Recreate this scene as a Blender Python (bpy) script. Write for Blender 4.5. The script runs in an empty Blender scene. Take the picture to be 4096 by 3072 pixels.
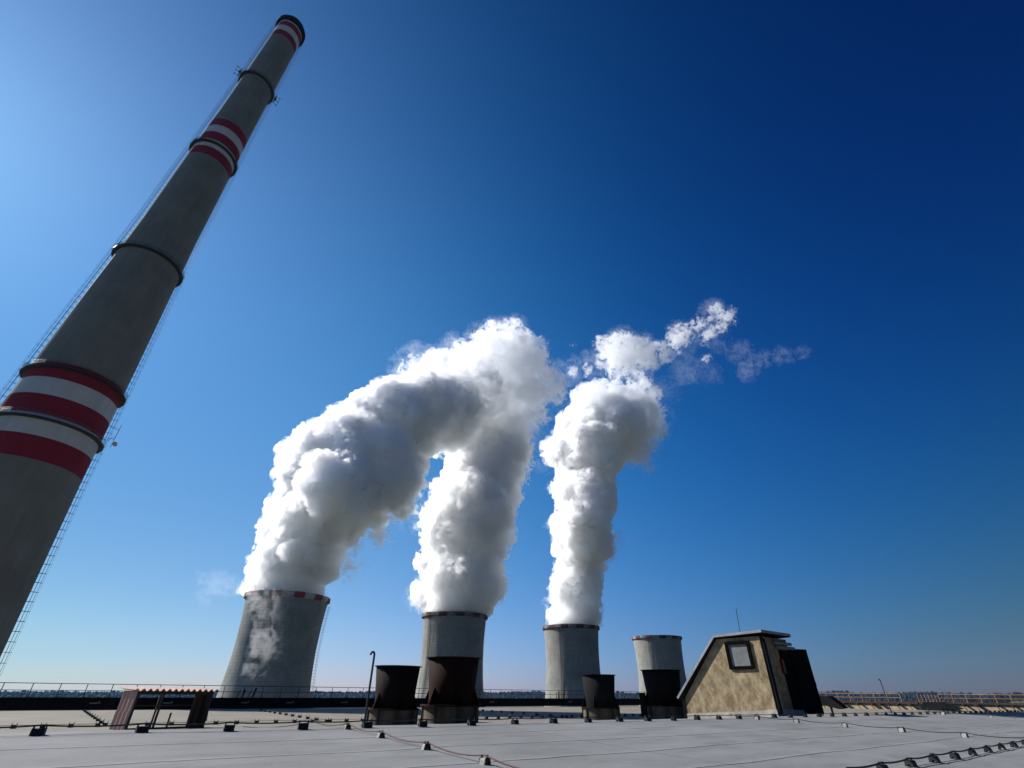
import bpy, math, random
import numpy as np
from mathutils import Vector, Matrix
R = math.radians
C = bpy.context.scene.collection
SC = bpy.context.scene
EYE = 41.5                                   # the eye is on the roof, this far above the plain

# ------------------------------------------------------------------ camera
cd = bpy.data.cameras.new('camera'); cam = bpy.data.objects.new('camera', cd); C.objects.link(cam)
cd.sensor_width = 36.0; cd.lens = 36.0 * 1900.0 / 4096.0; cd.clip_start = 0.1; cd.clip_end = 30000
PITCH, ROLL = R(33.0), R(-0.6)
X0 = Vector((1, 0, 0)); U0 = Vector((0, -math.sin(PITCH), math.cos(PITCH))); F0 = Vector((0, math.cos(PITCH), math.sin(PITCH)))
cr = math.cos(ROLL) * X0 - math.sin(ROLL) * U0; cu = math.sin(ROLL) * X0 + math.cos(ROLL) * U0
m4 = Matrix((cr, cu, -F0)).transposed().to_4x4(); m4.translation = Vector((0, 0, EYE))
cam.matrix_world = m4; SC.camera = cam

# ------------------------------------------------------------------ sky, sun, exposure
SUN_AZ, SUN_EL = R(-68.0), R(36.0)           # azimuth from +Y, clockwise positive
sdir = Vector((math.sin(SUN_AZ) * math.cos(SUN_EL), math.cos(SUN_AZ) * math.cos(SUN_EL), math.sin(SUN_EL)))
W = bpy.data.worlds.new('World'); SC.world = W; W.use_nodes = True
wn, wl = W.node_tree.nodes, W.node_tree.links; wn.clear()
sky = wn.new('ShaderNodeTexSky'); sky.sky_type = 'NISHITA'; sky.sun_disc = False
sky.sun_elevation = SUN_EL; sky.sun_rotation = SUN_AZ; sky.altitude = 400
sky.air_density = 1.0; sky.dust_density = 0.3; sky.ozone_density = 2.0
bg = wn.new('ShaderNodeBackground'); bg.inputs[1].default_value = 0.05
wo = wn.new('ShaderNodeOutputWorld')
# clear polarised sky: the Nishita colour graded by the angle from the sun and by height
def wm(op, a, b=None, lo=None, hi=None):
    x = wn.new('ShaderNodeMath'); x.operation = op
    for s_, v in zip(x.inputs, (a, b)):
        if v is None: continue
        if isinstance(v, (int, float)): s_.default_value = v
        else: wl.new(v, s_)
    return x.outputs[0]
geo = wn.new('ShaderNodeTexCoord'); nv = wn.new('ShaderNodeVectorMath'); nv.operation = 'NORMALIZE'; wl.new(geo.outputs['Generated'], nv.inputs[0])
dt = wn.new('ShaderNodeVectorMath'); dt.operation = 'DOT_PRODUCT'; wl.new(nv.outputs[0], dt.inputs[0]); dt.inputs[1].default_value = sdir
sx = wn.new('ShaderNodeSeparateXYZ'); wl.new(nv.outputs[0], sx.inputs[0])
cg = wm('MINIMUM', wm('MAXIMUM', dt.outputs['Value'], -0.4), 0.99); zg = wm('MINIMUM', wm('MAXIMUM', sx.outputs[2], 0.0), 0.95)
hg = wm('EXPONENT', wm('MULTIPLY', zg, -6.0))
terms = [1.0, cg, wm('MULTIPLY', cg, cg), zg, wm('MULTIPLY', zg, zg), hg, wm('MULTIPLY', cg, zg), wm('MULTIPLY', cg, hg)]
c2_ = wm('MULTIPLY', cg, cg); terms += [wm('MULTIPLY', c2_, cg), wm('MULTIPLY', c2_, zg), wm('MULTIPLY', c2_, hg)]
SKY_FIT = [[-0.955, 1.151, 1.556, -4.557, -1.971, -0.09, 5.124, 0.712, -3.737, 2.769, -0.549], [-0.789, 0.413, -0.224, 0.889, -3.59, -0.201, 3.555, 1.649, -1.158, 0.468, -0.659], [-0.556, 0.645, -1.469, 1.962, -3.058, 0.118, 1.921, 1.921, 0.187, 0.305, -1.742]]
cmb = wn.new('ShaderNodeCombineXYZ')
for ch_i, row in enumerate(SKY_FIT):
    acc = row[0]
    for t_, w_ in zip(terms[1:], row[1:]): acc = wm('ADD', wm('MULTIPLY', t_, w_), acc)
    wl.new(wm('EXPONENT', acc), cmb.inputs[ch_i])
mulv = wn.new('ShaderNodeVectorMath'); mulv.operation = 'MULTIPLY'; wl.new(sky.outputs[0], mulv.inputs[0]); wl.new(cmb.outputs[0], mulv.inputs[1])
wl.new(mulv.outputs[0], bg.inputs[0]); wl.new(bg.outputs[0], wo.inputs[0])
sl = bpy.data.lights.new('sun', 'SUN'); sl.energy = 3.7; sl.angle = R(0.53); sl.color = (1.0, 0.97, 0.93)
so = bpy.data.objects.new('sun', sl); C.objects.link(so); so.rotation_euler = (-sdir).to_track_quat('-Z', 'Y').to_euler()
so.location = (-60, 30, 400)
SC.view_settings.view_transform = 'Standard'; SC.view_settings.look = 'None'; SC.view_settings.exposure = 1.0
SC.view_settings.gamma = 1.0; SC.view_settings.use_curve_mapping = False
SC.render.engine = 'CYCLES'; SC.cycles.use_denoising = True
SC.cycles.max_bounces = 36; SC.cycles.diffuse_bounces = 4; SC.cycles.volume_bounces = 36; SC.cycles.transparent_max_bounces = 32

# ------------------------------------------------------------------ helpers
class MB:
    """collects primitives, links them as one mesh object"""
    def __init__(s): s.v, s.f, s.mi, s.m = [], [], [], 0
    def add(s, vs, fs):
        o = len(s.v); s.v += [tuple(v) for v in vs]; s.f += [tuple(i + o for i in f) for f in fs]; s.mi += [s.m] * len(fs)
    def box(s, c, d, rz=0.0, rot=None):
        hx, hy, hz = d[0] / 2, d[1] / 2, d[2] / 2; M = rot if rot is not None else Matrix.Rotation(rz, 3, 'Z')
        vs = [Vector(c) + M @ Vector((x * hx, y * hy, z * hz)) for x in (-1, 1) for y in (-1, 1) for z in (-1, 1)]
        s.add(vs, [(0, 1, 3, 2), (4, 6, 7, 5), (0, 4, 5, 1), (2, 3, 7, 6), (0, 2, 6, 4), (1, 5, 7, 3)])
    def beam(s, a, b, w, h=None, up=(0, 0, 1)):
        a, b = Vector(a), Vector(b); d = b - a; L = d.length; d.normalize(); u = Vector(up)
        if abs(d.dot(u)) > 0.98: u = Vector((1, 0, 0))
        x = d.cross(u).normalized(); u = x.cross(d).normalized()
        s.box((a + b) / 2, (w, L, h or w), rot=Matrix((x, d, u)).transposed())
    def tube(s, pts, r, n=8, cap=True, closed=False):
        P = [Vector(p) for p in pts]; rings = []; N = len(P); base = len(s.v); vs, fs = [], []; prev = None
        for i, p in enumerate(P):
            a = P[(i - 1) % N] if (i > 0 or closed) else p; b = P[(i + 1) % N] if (i < N - 1 or closed) else p
            d = (b - a).normalized()
            u = prev if prev is not None else (Vector((0, 0, 1)) if abs(d.z) < 0.9 else Vector((1, 0, 0)))
            x = d.cross(u).normalized(); u = x.cross(d).normalized(); prev = u
            rr = r[i] if isinstance(r, (list, tuple)) else r
            vs += [p + (x * math.cos(t) + u * math.sin(t)) * rr for t in (2 * math.pi * k / n for k in range(n))]
        for i in range(N if closed else N - 1):
            j = (i + 1) % N
            fs += [(i * n + k, i * n + (k + 1) % n, j * n + (k + 1) % n, j * n + k) for k in range(n)]
        if cap and not closed: fs += [tuple(reversed(range(n))), tuple((N - 1) * n + k for k in range(n))]
        s.add(vs, fs)
    def lathe(s, prof, n=48, a0=0.0, a1=2 * math.pi, mi=None):
        full = abs(a1 - a0 - 2 * math.pi) < 1e-6; m = n if full else n + 1; vs, fs = [], []
        for r, z in prof: vs += [(r * math.cos(a0 + (a1 - a0) * k / n), r * math.sin(a0 + (a1 - a0) * k / n), z) for k in range(m)]
        for i in range(len(prof) - 1):
            for k in range(n):
                j = (k + 1) % m; fs.append((i * m + k, i * m + j, (i + 1) * m + j, (i + 1) * m + k))
        s.add(vs, fs)
    def prism(s, poly, ext):
        e = Vector(ext); n = len(poly); a = [Vector(p) for p in poly]
        s.add(a + [p + e for p in a], [tuple(range(n)), tuple(reversed(range(n, 2 * n)))] + [((k + 1) % n, k, n + k, n + (k + 1) % n) for k in range(n)])
    def build(s, name, mats, parent=None, smooth=False, loc=None, rotz=0.0):
        me = bpy.data.meshes.new(name); me.from_pydata(s.v, [], s.f)
        for mm in (mats if isinstance(mats, (list, tuple)) else [mats]): me.materials.append(mm)
        if any(s.mi): me.polygons.foreach_set('material_index', s.mi)
        if smooth: me.polygons.foreach_set('use_smooth', [True] * len(me.polygons))
        me.validate(); me.update()
        import bmesh
        bm = bmesh.new(); bm.from_mesh(me); bmesh.ops.recalc_face_normals(bm, faces=bm.faces); bm.to_mesh(me); bm.free()
        o = bpy.data.objects.new(name, me); C.objects.link(o)
        if parent is not None: o.parent = parent
        if loc is not None: o.location = loc; o.rotation_euler = (0, 0, rotz)
        return o

def tag(o, label=None, cat=None, group=None, kind=None):
    if label: o['label'] = label
    if cat: o['category'] = cat
    if group: o['group'] = group
    if kind: o['kind'] = kind
    return o
def thing(name, label, cat, loc, rotz=0.0, group=None):
    o = bpy.data.objects.new(name, None); C.objects.link(o); o.empty_display_size = 0.3
    o.location = loc; o.rotation_euler = (0, 0, rotz); return tag(o, label, cat, group)
def copy_tree(o, loc, rotz, label=None):
    def cp(x, par):
        c = x.copy(); C.objects.link(c)
        if par is not None: c.parent = par
        for ch in list(x.children): cp(ch, c)
        return c
    r = cp(o, None); r.location = loc; r.rotation_euler = (0, 0, rotz)
    if label: r['label'] = label
    return r
# building grid: s runs along the roof crest, p across it away from the eye
TH = R(51.6); E1 = Vector((math.sin(TH), math.cos(TH))); E2 = Vector((-math.cos(TH), math.sin(TH))); BR = R(90) - TH
def G(s, p, z=0.0):
    q = E1 * s + E2 * p; return Vector((q.x, q.y, EYE + z))
def polar(az, d, z=0.0): return Vector((d * math.sin(R(az)), d * math.cos(R(az)), z))

# ------------------------------------------------------------------ materials
def nodes(name):
    m = bpy.data.materials.new(name); m.use_nodes = True; nt = m.node_tree; nt.nodes.clear()
    out = nt.nodes.new('ShaderNodeOutputMaterial'); b = nt.nodes.new('ShaderNodeBsdfPrincipled')
    nt.links.new(b.outputs[0], out.inputs[0]); return m, nt, b
ALB = 1.0                                   # one overall reflectance level for the exposure used
class NT:
    def __init__(s, name):
        s.m, s.t, s.b = nodes(name)
        s.co = s.t.nodes.new('ShaderNodeTexCoord')
    def n(s, typ, **kw):
        x = s.t.nodes.new(typ)
        for k, v in kw.items():
            if k.startswith('i_'):
                key = k[2:]; key = int(key) if key.isdigit() else key.replace('_', ' ')
                s.put(x.inputs[key], v)
            else: setattr(x, k, v)
        return x
    def put(s, sock, v):
        if isinstance(v, bpy.types.NodeSocket): s.t.links.new(v, sock)
        elif isinstance(v, bpy.types.Node): s.t.links.new(v.outputs[0], sock)
        else:
            try: sock.default_value = v
            except Exception: sock.default_value = (*v, 1.0)
    def math(s, op, a, b=0.0, c=0.0, clamp=False):
        x = s.t.nodes.new('ShaderNodeMath'); x.operation = op; x.use_clamp = clamp
        s.put(x.inputs[0], a); s.put(x.inputs[1], b); s.put(x.inputs[2], c); return x.outputs[0]
    def noise(s, scale, detail=4, rough=0.55, vec=None, dist=0.0):
        x = s.n('ShaderNodeTexNoise'); x.inputs['Scale'].default_value = scale; x.inputs['Detail'].default_value = detail
        x.inputs['Roughness'].default_value = rough; x.inputs['Distortion'].default_value = dist
        s.put(x.inputs['Vector'], vec if vec is not None else s.co.outputs['Object']); return x.outputs['Fac']
    def map(s, vec, scale=(1, 1, 1), loc=(0, 0, 0)):
        x = s.n('ShaderNodeMapping'); s.put(x.inputs['Vector'], vec); x.inputs['Scale'].default_value = scale; x.inputs['Location'].default_value = loc; return x.outputs[0]
    def ramp(s, fac, stops):
        x = s.n('ShaderNodeValToRGB'); s.put(x.inputs[0], fac); e = x.color_ramp.elements
        while len(e) < len(stops): e.new(0.5)
        for i, (p, c) in enumerate(stops):
            e[i].position = p; e[i].color = (c, c, c, 1) if isinstance(c, (int, float)) else (*c, 1)
        return x.outputs[0]
    def mix(s, fac, a, b, mode='MIX'):
        x = s.n('ShaderNodeMix'); x.data_type = 'RGBA'; x.blend_type = mode
        s.put(x.inputs[0], fac); s.put(x.inputs[6], a); s.put(x.inputs[7], b); return x.outputs[2]
    def xyz(s, vec=None):
        x = s.n('ShaderNodeSeparateXYZ'); s.put(x.inputs[0], vec if vec is not None else s.co.outputs['Object']); return x.outputs
    def bump(s, h, strength=0.3, dist=0.05):
        x = s.n('ShaderNodeBump'); x.inputs['Strength'].default_value = strength; x.inputs['Distance'].default_value = dist
        s.put(x.inputs['Height'], h); s.put(s.b.inputs['Normal'], x.outputs[0])
    def done(s, col, rough=0.85, metal=0.0, spec=0.3):
        col = s.mix(1.0, col, (ALB, ALB, ALB, 1), 'MULTIPLY')
        s.put(s.b.inputs['Base Color'], col); s.put(s.b.inputs['Roughness'], rough); s.b.inputs['Metallic'].default_value = metal
        s.b.inputs['Specular IOR Level'].default_value = spec; return s.m

def plain(name, col, rough=0.7, var=0.25, scale=6.0, metal=0.0, bump=0.15, spec=0.3):
    k = NT(name); n1 = k.noise(scale, 5); n2 = k.noise(scale * 0.17, 3)
    f = k.math('MULTIPLY', n1, n2); c = tuple(col)
    lo = tuple(x * (1 - var) for x in c); hi = tuple(min(1, x * (1 + var)) for x in c)
    cc = k.ramp(f, [(0.12, lo), (0.42, hi)]); k.bump(n1, bump, 0.01)
    return k.done(cc, rough, metal, spec)

def cyl_coords(k, rad):
    """(arc length, height) on a round shaft"""
    x, y, z = k.xyz(); a = k.math('MULTIPLY', k.math('ARCTAN2', y, x), rad)
    cb = k.n('ShaderNodeCombineXYZ'); k.put(cb.inputs[0], a); k.put(cb.inputs[1], z); return cb.outputs[0]

def m_tower():
    k = NT('tower_concrete'); uv = cyl_coords(k, 29.0)
    br = k.n('ShaderNodeTexBrick', i_Scale=1.0); k.put(br.inputs['Vector'], uv)
    br.inputs['Brick Width'].default_value = 14.0; br.inputs['Row Height'].default_value = 2.1; br.inputs['Mortar Size'].default_value = 0.13
    br.inputs['Mortar Smooth'].default_value = 0.7; br.inputs['Color1'].default_value = (0.9, 0.9, 0.9, 1); br.inputs['Color2'].default_value = (1, 1, 1, 1)
    br.inputs['Mortar'].default_value = (0.55, 0.55, 0.53, 1); br.offset = 0.0
    n1 = k.noise(0.09, 6, 0.6); n2 = k.noise(1.3, 5, 0.6, k.map(k.co.outputs['Object'], (1, 1, 0.12))); n3 = k.noise(1.1, 6, 0.65)
    c = k.ramp(n1, [(0.3, (0.235, 0.23, 0.205)), (0.7, (0.34, 0.33, 0.30))])
    c = k.mix(0.8, c, k.ramp(n2, [(0.35, 0.74), (0.62, 1.0)]), 'MULTIPLY')
    c = k.mix(0.7, c, br.outputs['Color'], 'MULTIPLY')
    h = k.math('ADD', k.math('MULTIPLY', br.outputs['Fac'], -1.0), k.math('MULTIPLY', n3, 1.3)); k.bump(h, 0.8, 0.22)
    return k.done(c, 0.92)
def m_chimney(rgb=None, name='chimney_concrete', wear=0.25):
    k = NT(name); uv = cyl_coords(k, 8.0)
    n1 = k.noise(0.16, 6, 0.6); n2 = k.noise(0.8, 5, 0.6, k.map(k.co.outputs['Object'], (1, 1, 0.07))); n3 = k.noise(2.5, 6, 0.6)
    if rgb is None:
        c = k.ramp(n1, [(0.3, (0.20, 0.194, 0.165)), (0.7, (0.265, 0.258, 0.222))])
        w = k.n('ShaderNodeTexWave', wave_type='BANDS', bands_direction='Z', i_Scale=0.13); w.inputs['Distortion'].default_value = 0.15
        c = k.mix(0.6, c, k.ramp(w.outputs['Fac'], [(0.0, 0.7), (0.08, 1.0)]), 'MULTIPLY')
    else:
        c = k.ramp(n1, [(0.3, tuple(x * 0.85 for x in rgb)), (0.7, rgb)])
        c = k.mix(k.ramp(k.noise(0.5, 8, 0.7), [(0.58, 0.0), (0.72, wear)]), c, (0.33, 0.32, 0.3, 1))
    c = k.mix(0.55, c, k.ramp(n2, [(0.3, 0.7), (0.65, 1.0)]), 'MULTIPLY'); k.bump(n3, 0.25, 0.06)
    return k.done(c, 0.9)
def m_roof(name, lo, hi, seams):
    k = NT(name); x, y, z = k.xyz(); big = k.noise(0.35, 6, 0.6); fine = k.noise(60.0, 3, 0.7); st = k.noise(1.6, 6, 0.65, k.map(k.co.outputs['Object'], (0.35, 1, 1)))
    c = k.ramp(big, [(0.3, lo), (0.72, hi)])
    c = k.mix(0.35, c, k.ramp(fine, [(0.3, 0.6), (0.7, 1.0)]), 'MULTIPLY')
    c = k.mix(0.62, c, k.ramp(st, [(0.3, 0.6), (0.52, 1.0)]), 'MULTIPLY')
    h = k.math('MULTIPLY', fine, 0.15)
    if seams:
        wob = k.math('MULTIPLY', k.math('SUBTRACT', k.noise(0.55, 4), 0.5), 0.22)
        yy = k.math('ADD', y, wob)
        fy = k.math('FRACT', k.math('DIVIDE', k.math('SUBTRACT', yy, 0.55), 1.40))          # a roll width
        wob2 = k.math('MULTIPLY', k.math('SUBTRACT', k.noise(0.6, 3, vec=k.map(k.co.outputs['Object'], (1, 1, 1), (7, 3, 0))), 0.5), 0.16)
        fx = k.math('FRACT', k.math('DIVIDE', k.math('SUBTRACT', k.math('ADD', x, wob2), 1.25), 3.25))
        ly = k.math('LESS_THAN', fy, 0.031); lx = k.math('MULTIPLY', k.math('LESS_THAN', fx, 0.006), k.math('GREATER_THAN', x, 3.0))
        ln = k.math('MAXIMUM', ly, lx)
        c = k.mix(k.math('MULTIPLY', ln, k.ramp(k.noise(2.2, 4), [(0.3, 0.6), (0.6, 0.95)])), c, (0.022, 0.022, 0.022, 1))
        ov = k.ramp(fy, [(0.0, 0.0), (0.02, 1.0), (0.09, 0.85), (0.1, 0.0)])
        h = k.math('ADD', h, k.math('MULTIPLY', ov, 0.3))
        und = k.noise(0.9, 4, 0.5); h = k.math('ADD', h, k.math('MULTIPLY', und, 1.8))
        pale = k.math('MULTIPLY', k.math('LESS_THAN', k.math('ABSOLUTE', k.math('SUBTRACT', fy, 0.05)), 0.012), 0.10)
        c = k.mix(pale, c, (0.6, 0.6, 0.6, 1))
    k.bump(h, 0.5, 0.05); return k.done(c, 0.9)
def m_rust(name, lo, hi):
    k = NT(name); n1 = k.noise(1.4, 8, 0.65, k.map(k.co.outputs['Object'], (1, 1, 0.25))); n2 = k.noise(9, 6, 0.7)
    c = k.ramp(n1, [(0.3, lo), (0.7, hi)]); c = k.mix(0.5, c, k.ramp(n2, [(0.3, 0.55), (0.7, 1.0)]), 'MULTIPLY')
    k.bump(n2, 0.4, 0.02); return k.done(c, 0.85, spec=0.12)
def m_plaster():
    k = NT('stained_plaster'); v = k.co.outputs['Object']
    n1 = k.noise(3.0, 9, 0.72, k.map(v, (1, 1, 0.75))); n2 = k.noise(5.5, 8, 0.72, k.map(v, (1, 1, 0.6), (4, 2, 1)), 0.5); n3 = k.noise(14, 6, 0.7)
    c = k.ramp(n1, [(0.38, (0.165, 0.123, 0.07)), (0.5, (0.265, 0.203, 0.118)), (0.66, (0.39, 0.31, 0.19))])
    c = k.mix(0.8, c, k.ramp(n2, [(0.36, (0.5, 0.5, 0.48)), (0.54, (0.97, 0.97, 0.97))]), 'MULTIPLY')
    n4 = k.noise(1.9, 7, 0.75, k.map(v, (1.4, 1.4, 0.5), (11, 5, 2)), 0.4)
    c = k.mix(k.ramp(n4, [(0.64, 0.0), (0.7, 0.75)]), c, (0.13, 0.125, 0.11, 1))
    k.bump(k.math('ADD', n2, k.math('MULTIPLY', n3, 0.6)), 0.45, 0.03); return k.done(c, 0.92)

M_TOWER = m_tower(); M_CH = m_chimney()
M_CHR = m_chimney((0.30, 0.016, 0.03), 'chimney_red_paint', 0.1); M_CHW = m_chimney((0.66, 0.66, 0.655), 'chimney_white_paint', 0.25)
M_RIMR = plain('rim_red_paint', (0.22, 0.025, 0.02), 0.7, 0.5, 0.5); M_RIMW = plain('rim_white_paint', (0.40, 0.39, 0.38), 0.7, 0.4, 0.5)
M_RIMR2 = plain('sooty_rim_red', (0.10, 0.022, 0.018), 0.8, 0.5, 0.5); M_RIMW2 = plain('sooty_rim_white', (0.20, 0.18, 0.165), 0.8, 0.8, 0.35)
M_STEEL = plain('dark_steel', (0.035, 0.033, 0.032), 0.55, 0.3, 8)
M_GALV = plain('galvanised_steel', (0.16, 0.17, 0.18), 0.5, 0.3, 8)
M_BLACK = plain('black_bitumen', (0.011, 0.011, 0.011), 0.9, 0.4, 2.0, spec=0.1)
M_VOID = plain('soot_and_shade_black', (0.006, 0.006, 0.006), 0.95, 0.3, 2.0, spec=0.05)  # soot in the flue; on the hut, the painted dark of the door opening
M_PLASTIC = plain('black_plastic', (0.015, 0.015, 0.016), 0.6, 0.3, 20)
M_BLOCK = plain('weathered_concrete', (0.34, 0.33, 0.30), 0.9, 0.4, 30)
M_ROOFN = m_roof('grey_bitumen_roofing', (0.165, 0.167, 0.165), (0.225, 0.227, 0.225), True)
M_ROOFF = m_roof('beige_gravelled_roofing', (0.17, 0.148, 0.118), (0.235, 0.207, 0.168), False)
M_RUST = m_rust('rusty_sheet', (0.008, 0.0025, 0.0015), (0.034, 0.009, 0.004))
M_RUSTB = m_rust('brown_rusty_sheet', (0.005, 0.003, 0.002), (0.016, 0.008, 0.005))
M_RUSTS = m_rust('weathered_brown_sheet', (0.06, 0.04, 0.028), (0.16, 0.115, 0.085))
M_COLLAR = m_rust('stained_collar', (0.05, 0.038, 0.025), (0.19, 0.155, 0.115))
M_PLAST = m_plaster()
M_PLINTH = plain('concrete_plinth', (0.33, 0.30, 0.27), 0.9, 0.3, 5)
M_WHITE = plain('grey_white_membrane', (0.22, 0.23, 0.25), 0.7, 0.3, 3)
M_GLASS = plain('dusty_window_glass', (0.15, 0.155, 0.155), 0.45, 0.3, 5)
M_FRAME = plain('dark_brown_frame', (0.0045, 0.003, 0.0026), 0.9, 0.3, 10, spec=0.03)
M_RED = plain('red_enamel', (0.11, 0.008, 0.008), 0.4, 0.2, 10)
M_PINK = m_rust('faded_corrugated_sheet', (0.42, 0.26, 0.21), (0.60, 0.42, 0.35))
M_YEL = plain('ochre_rail_paint', (0.34, 0.20, 0.085), 0.7, 0.3, 4)
M_TANW = m_rust('tan_wall_render', (0.33, 0.23, 0.13), (0.56, 0.42, 0.27))
M_COPE = m_rust('brown_coping', (0.05, 0.03, 0.022), (0.10, 0.065, 0.05))
M_WIRE = plain('lightning_wire', (0.04, 0.036, 0.034), 0.5, 0.3, 20); M_WIRER = plain('reddish_copper_wire', (0.085, 0.022, 0.018), 0.7, 0.5, 30)
M_SUNPATCH = plain('painted_sun_patch', (0.35, 0.30, 0.16), 0.5, 0.3, 9)  # pale colour imitating patches of sunlight on the parapet
M_DISH = plain('white_dish_shell', (0.7, 0.7, 0.7), 0.4, 0.1, 3)

# ------------------------------------------------------------------ terrain and far forest
def sm(a, b, x): t = min(1, max(0, (x - a) / (b - a))); return t * t * (3 - 2 * t)
def far_h(az):
    pts = [(-180, 5), (-62, 6), (-48, 6), (-40, 8), (-30, 11), (-15, 22), (0, 27), (12, 32), (20, 38), (28, 40), (34, 40), (40, 26), (48, 24), (80, 12), (180, 5)]
    for (a, h), (b, g) in zip(pts, pts[1:]):
        if a <= az <= b: return h + (g - h) * (az - a) / (b - a)
    return 8
def terrain(az, r):
    h = far_h(az) * sm(2000, 3600, r) * (1 + 0.1 * math.sin(az * 0.9) + 0.06 * math.sin(az * 2.3 + 1))
    h += 42.0 * math.exp(-((az - 44) / 7.5) ** 2) * sm(560, 860, r) * (1 - 0.6 * sm(900, 1500, r))
    return h
mb = MB(); rr = [0, 60, 150, 300, 500, 600, 680, 760, 860, 1000, 1300, 1600, 2000, 2300, 2600, 2900, 3200, 3600, 4200, 5200, 6400]; NA = 180
vs = [(r * math.sin(R(a * 2)), r * math.cos(R(a * 2)), terrain((a * 2 + 180) % 360 - 180, r)) for r in rr for a in range(NA)]
mb.add(vs, [(i * NA + k, i * NA + (k + 1) % NA, (i + 1) * NA + (k + 1) % NA, (i + 1) * NA + k) for i in range(len(rr) - 1) for k in range(NA)])
k = NT('winter_fields'); n1 = k.noise(0.004, 5); n2 = k.noise(0.05, 6)
c = k.ramp(n1, [(0.35, (0.055, 0.065, 0.03)), (0.5, (0.085, 0.085, 0.045)), (0.65, (0.10, 0.085, 0.055))]); c = k.mix(0.4, c, k.ramp(n2, [(0.3, 0.6), (0.7, 1)]), 'MULTIPLY')
tag(mb.build('ground', k.done(c, 0.95), smooth=True), kind='structure')

def m_leaf(name, a, b):
    k = NT(name); n = k.noise(0.05, 4); return k.done(k.ramp(n, [(0.35, a), (0.65, b)]), 0.9)
M_CONIF = m_leaf('conifer_needles', (0.008, 0.011, 0.009), (0.014, 0.018, 0.013)); M_BARE = m_leaf('bare_twigs', (0.015, 0.013, 0.012), (0.026, 0.022, 0.020))
random.seed(4); mb = MB()
for i in range(40000):
    az = random.uniform(-58, 58)
    if 37 < az < 52 and random.random() < 0.5: continue
    r = 2350 + 1450 * random.random() ** 0.75; z = terrain(az, r) - 1; p = polar(az, r, z); h = max(8, random.gauss(15, 4))
    con = random.random() < 0.72; w = h * (random.uniform(0.10, 0.17) if con else random.uniform(0.28, 0.42)); mb.m = 0 if con else 1; a0 = random.random() * 6
    if con: prof = [(w, 0), (w, h * 0.12), (w * 0.66, h * 0.45), (w * 0.34, h * 0.75), (0.05, h)]
    else: prof = [(0.4, 0), (w * 0.7, h * 0.3), (w, h * 0.6), (w * 0.7, h * 0.88), (0.05, h)]
    vs = [(p.x + q * math.cos(a0 + t * 1.257) * random.uniform(0.8, 1.2), p.y + q * math.sin(a0 + t * 1.257), p.z + zz) for q, zz in prof for t in range(5)]
    mb.add(vs, [(j * 5 + t, j * 5 + (t + 1) % 5, j * 5 + 5 + (t + 1) % 5, j * 5 + 5 + t) for j in range(4) for t in range(5)])
tag(mb.build('forest', [M_CONIF, M_BARE]), 'dark mixed forest lining the horizon beyond the power station', kind='stuff')

# the air: one even, very thin haze
mb = MB(); mb.box((0, 0, 199.5), (12900, 12900, 401)); 
hm = bpy.data.materials.new('haze'); hm.use_nodes = True; hm.node_tree.nodes.clear(); ho = hm.node_tree.nodes.new('ShaderNodeOutputMaterial'); hv = hm.node_tree.nodes.new('ShaderNodeVolumePrincipled')
hv.inputs['Color'].default_value = (0.16, 0.50, 1.0, 1); hv.inputs['Density'].default_value = 0.000028; hv.inputs['Anisotropy'].default_value = 0.2; hm.node_tree.links.new(hv.outputs[0], ho.inputs['Volume']); hm.cycles.homogeneous_volume = True
tag(mb.build('haze', hm), kind='stuff')

# separate field trees on the rise at the far right
def field_tree(az, d, h, w, seed, label):
    rnd = random.Random(seed); t = thing('field_tree', label, 'tree', polar(az, d, terrain(az, d) - 0.3), 0, 'bare trees on the far field')
    b = MB(); b.tube([(0, 0, 0), (0.1, 0, h * 0.3), (0, 0.1, h * 0.62)], [h * 0.03, h * 0.022, h * 0.01], 6); b.build('trunk', M_BARE, t)
    b = MB()
    for i in range(520):
        u = rnd.random(); a = rnd.random() * 6.283; rad = w * math.sqrt(rnd.random()) * (math.sin(math.pi * (0.12 + 0.8 * u)) ** 0.7)
        c0 = Vector((rad * math.cos(a), rad * math.sin(a), h * (0.22 + 0.78 * u))); d0 = Vector((rnd.gauss(0, 1), rnd.gauss(0, 1), rnd.gauss(0.5, 1))).normalized()
        s0 = d0.cross(Vector((rnd.gauss(0, 1), rnd.gauss(0, 1), rnd.gauss(0, 1)))).normalized(); L = h * rnd.uniform(0.05, 0.11); q = h * 0.018
        b.add([c0 - s0 * q, c0 + s0 * q, c0 + d0 * L + s0 * q * 0.5, c0 + d0 * L - s0 * q * 0.5], [(0, 1, 2, 3)])
    b.build('crown', M_BARE, t)
for i, (az, h, w, lab) in enumerate([(36.9, 8, 4.5, 'small bare field tree beside the dark forest edge'), (38.4, 9, 4, 'lone bare tree behind the ochre railing, left of the roundest crown'), (39.35, 13, 7, 'tall bare tree with round crown left of the gap of sky'),
        (40.9, 14, 8.5, 'broadest bare tree crown just right of the gap of sky'), (42.0, 10, 6, 'low bare tree next right of the broadest crown'), (43.1, 11, 9, 'wide low bare tree near the frame edge'), (44.1, 10, 8, 'rightmost bare field tree cut by the frame edge'), (37.6, 7, 3.4, 'smallest bare tree on the pale field')]):
    field_tree(az, 800 + 15 * (i % 3), h, w, i, lab)

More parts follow.
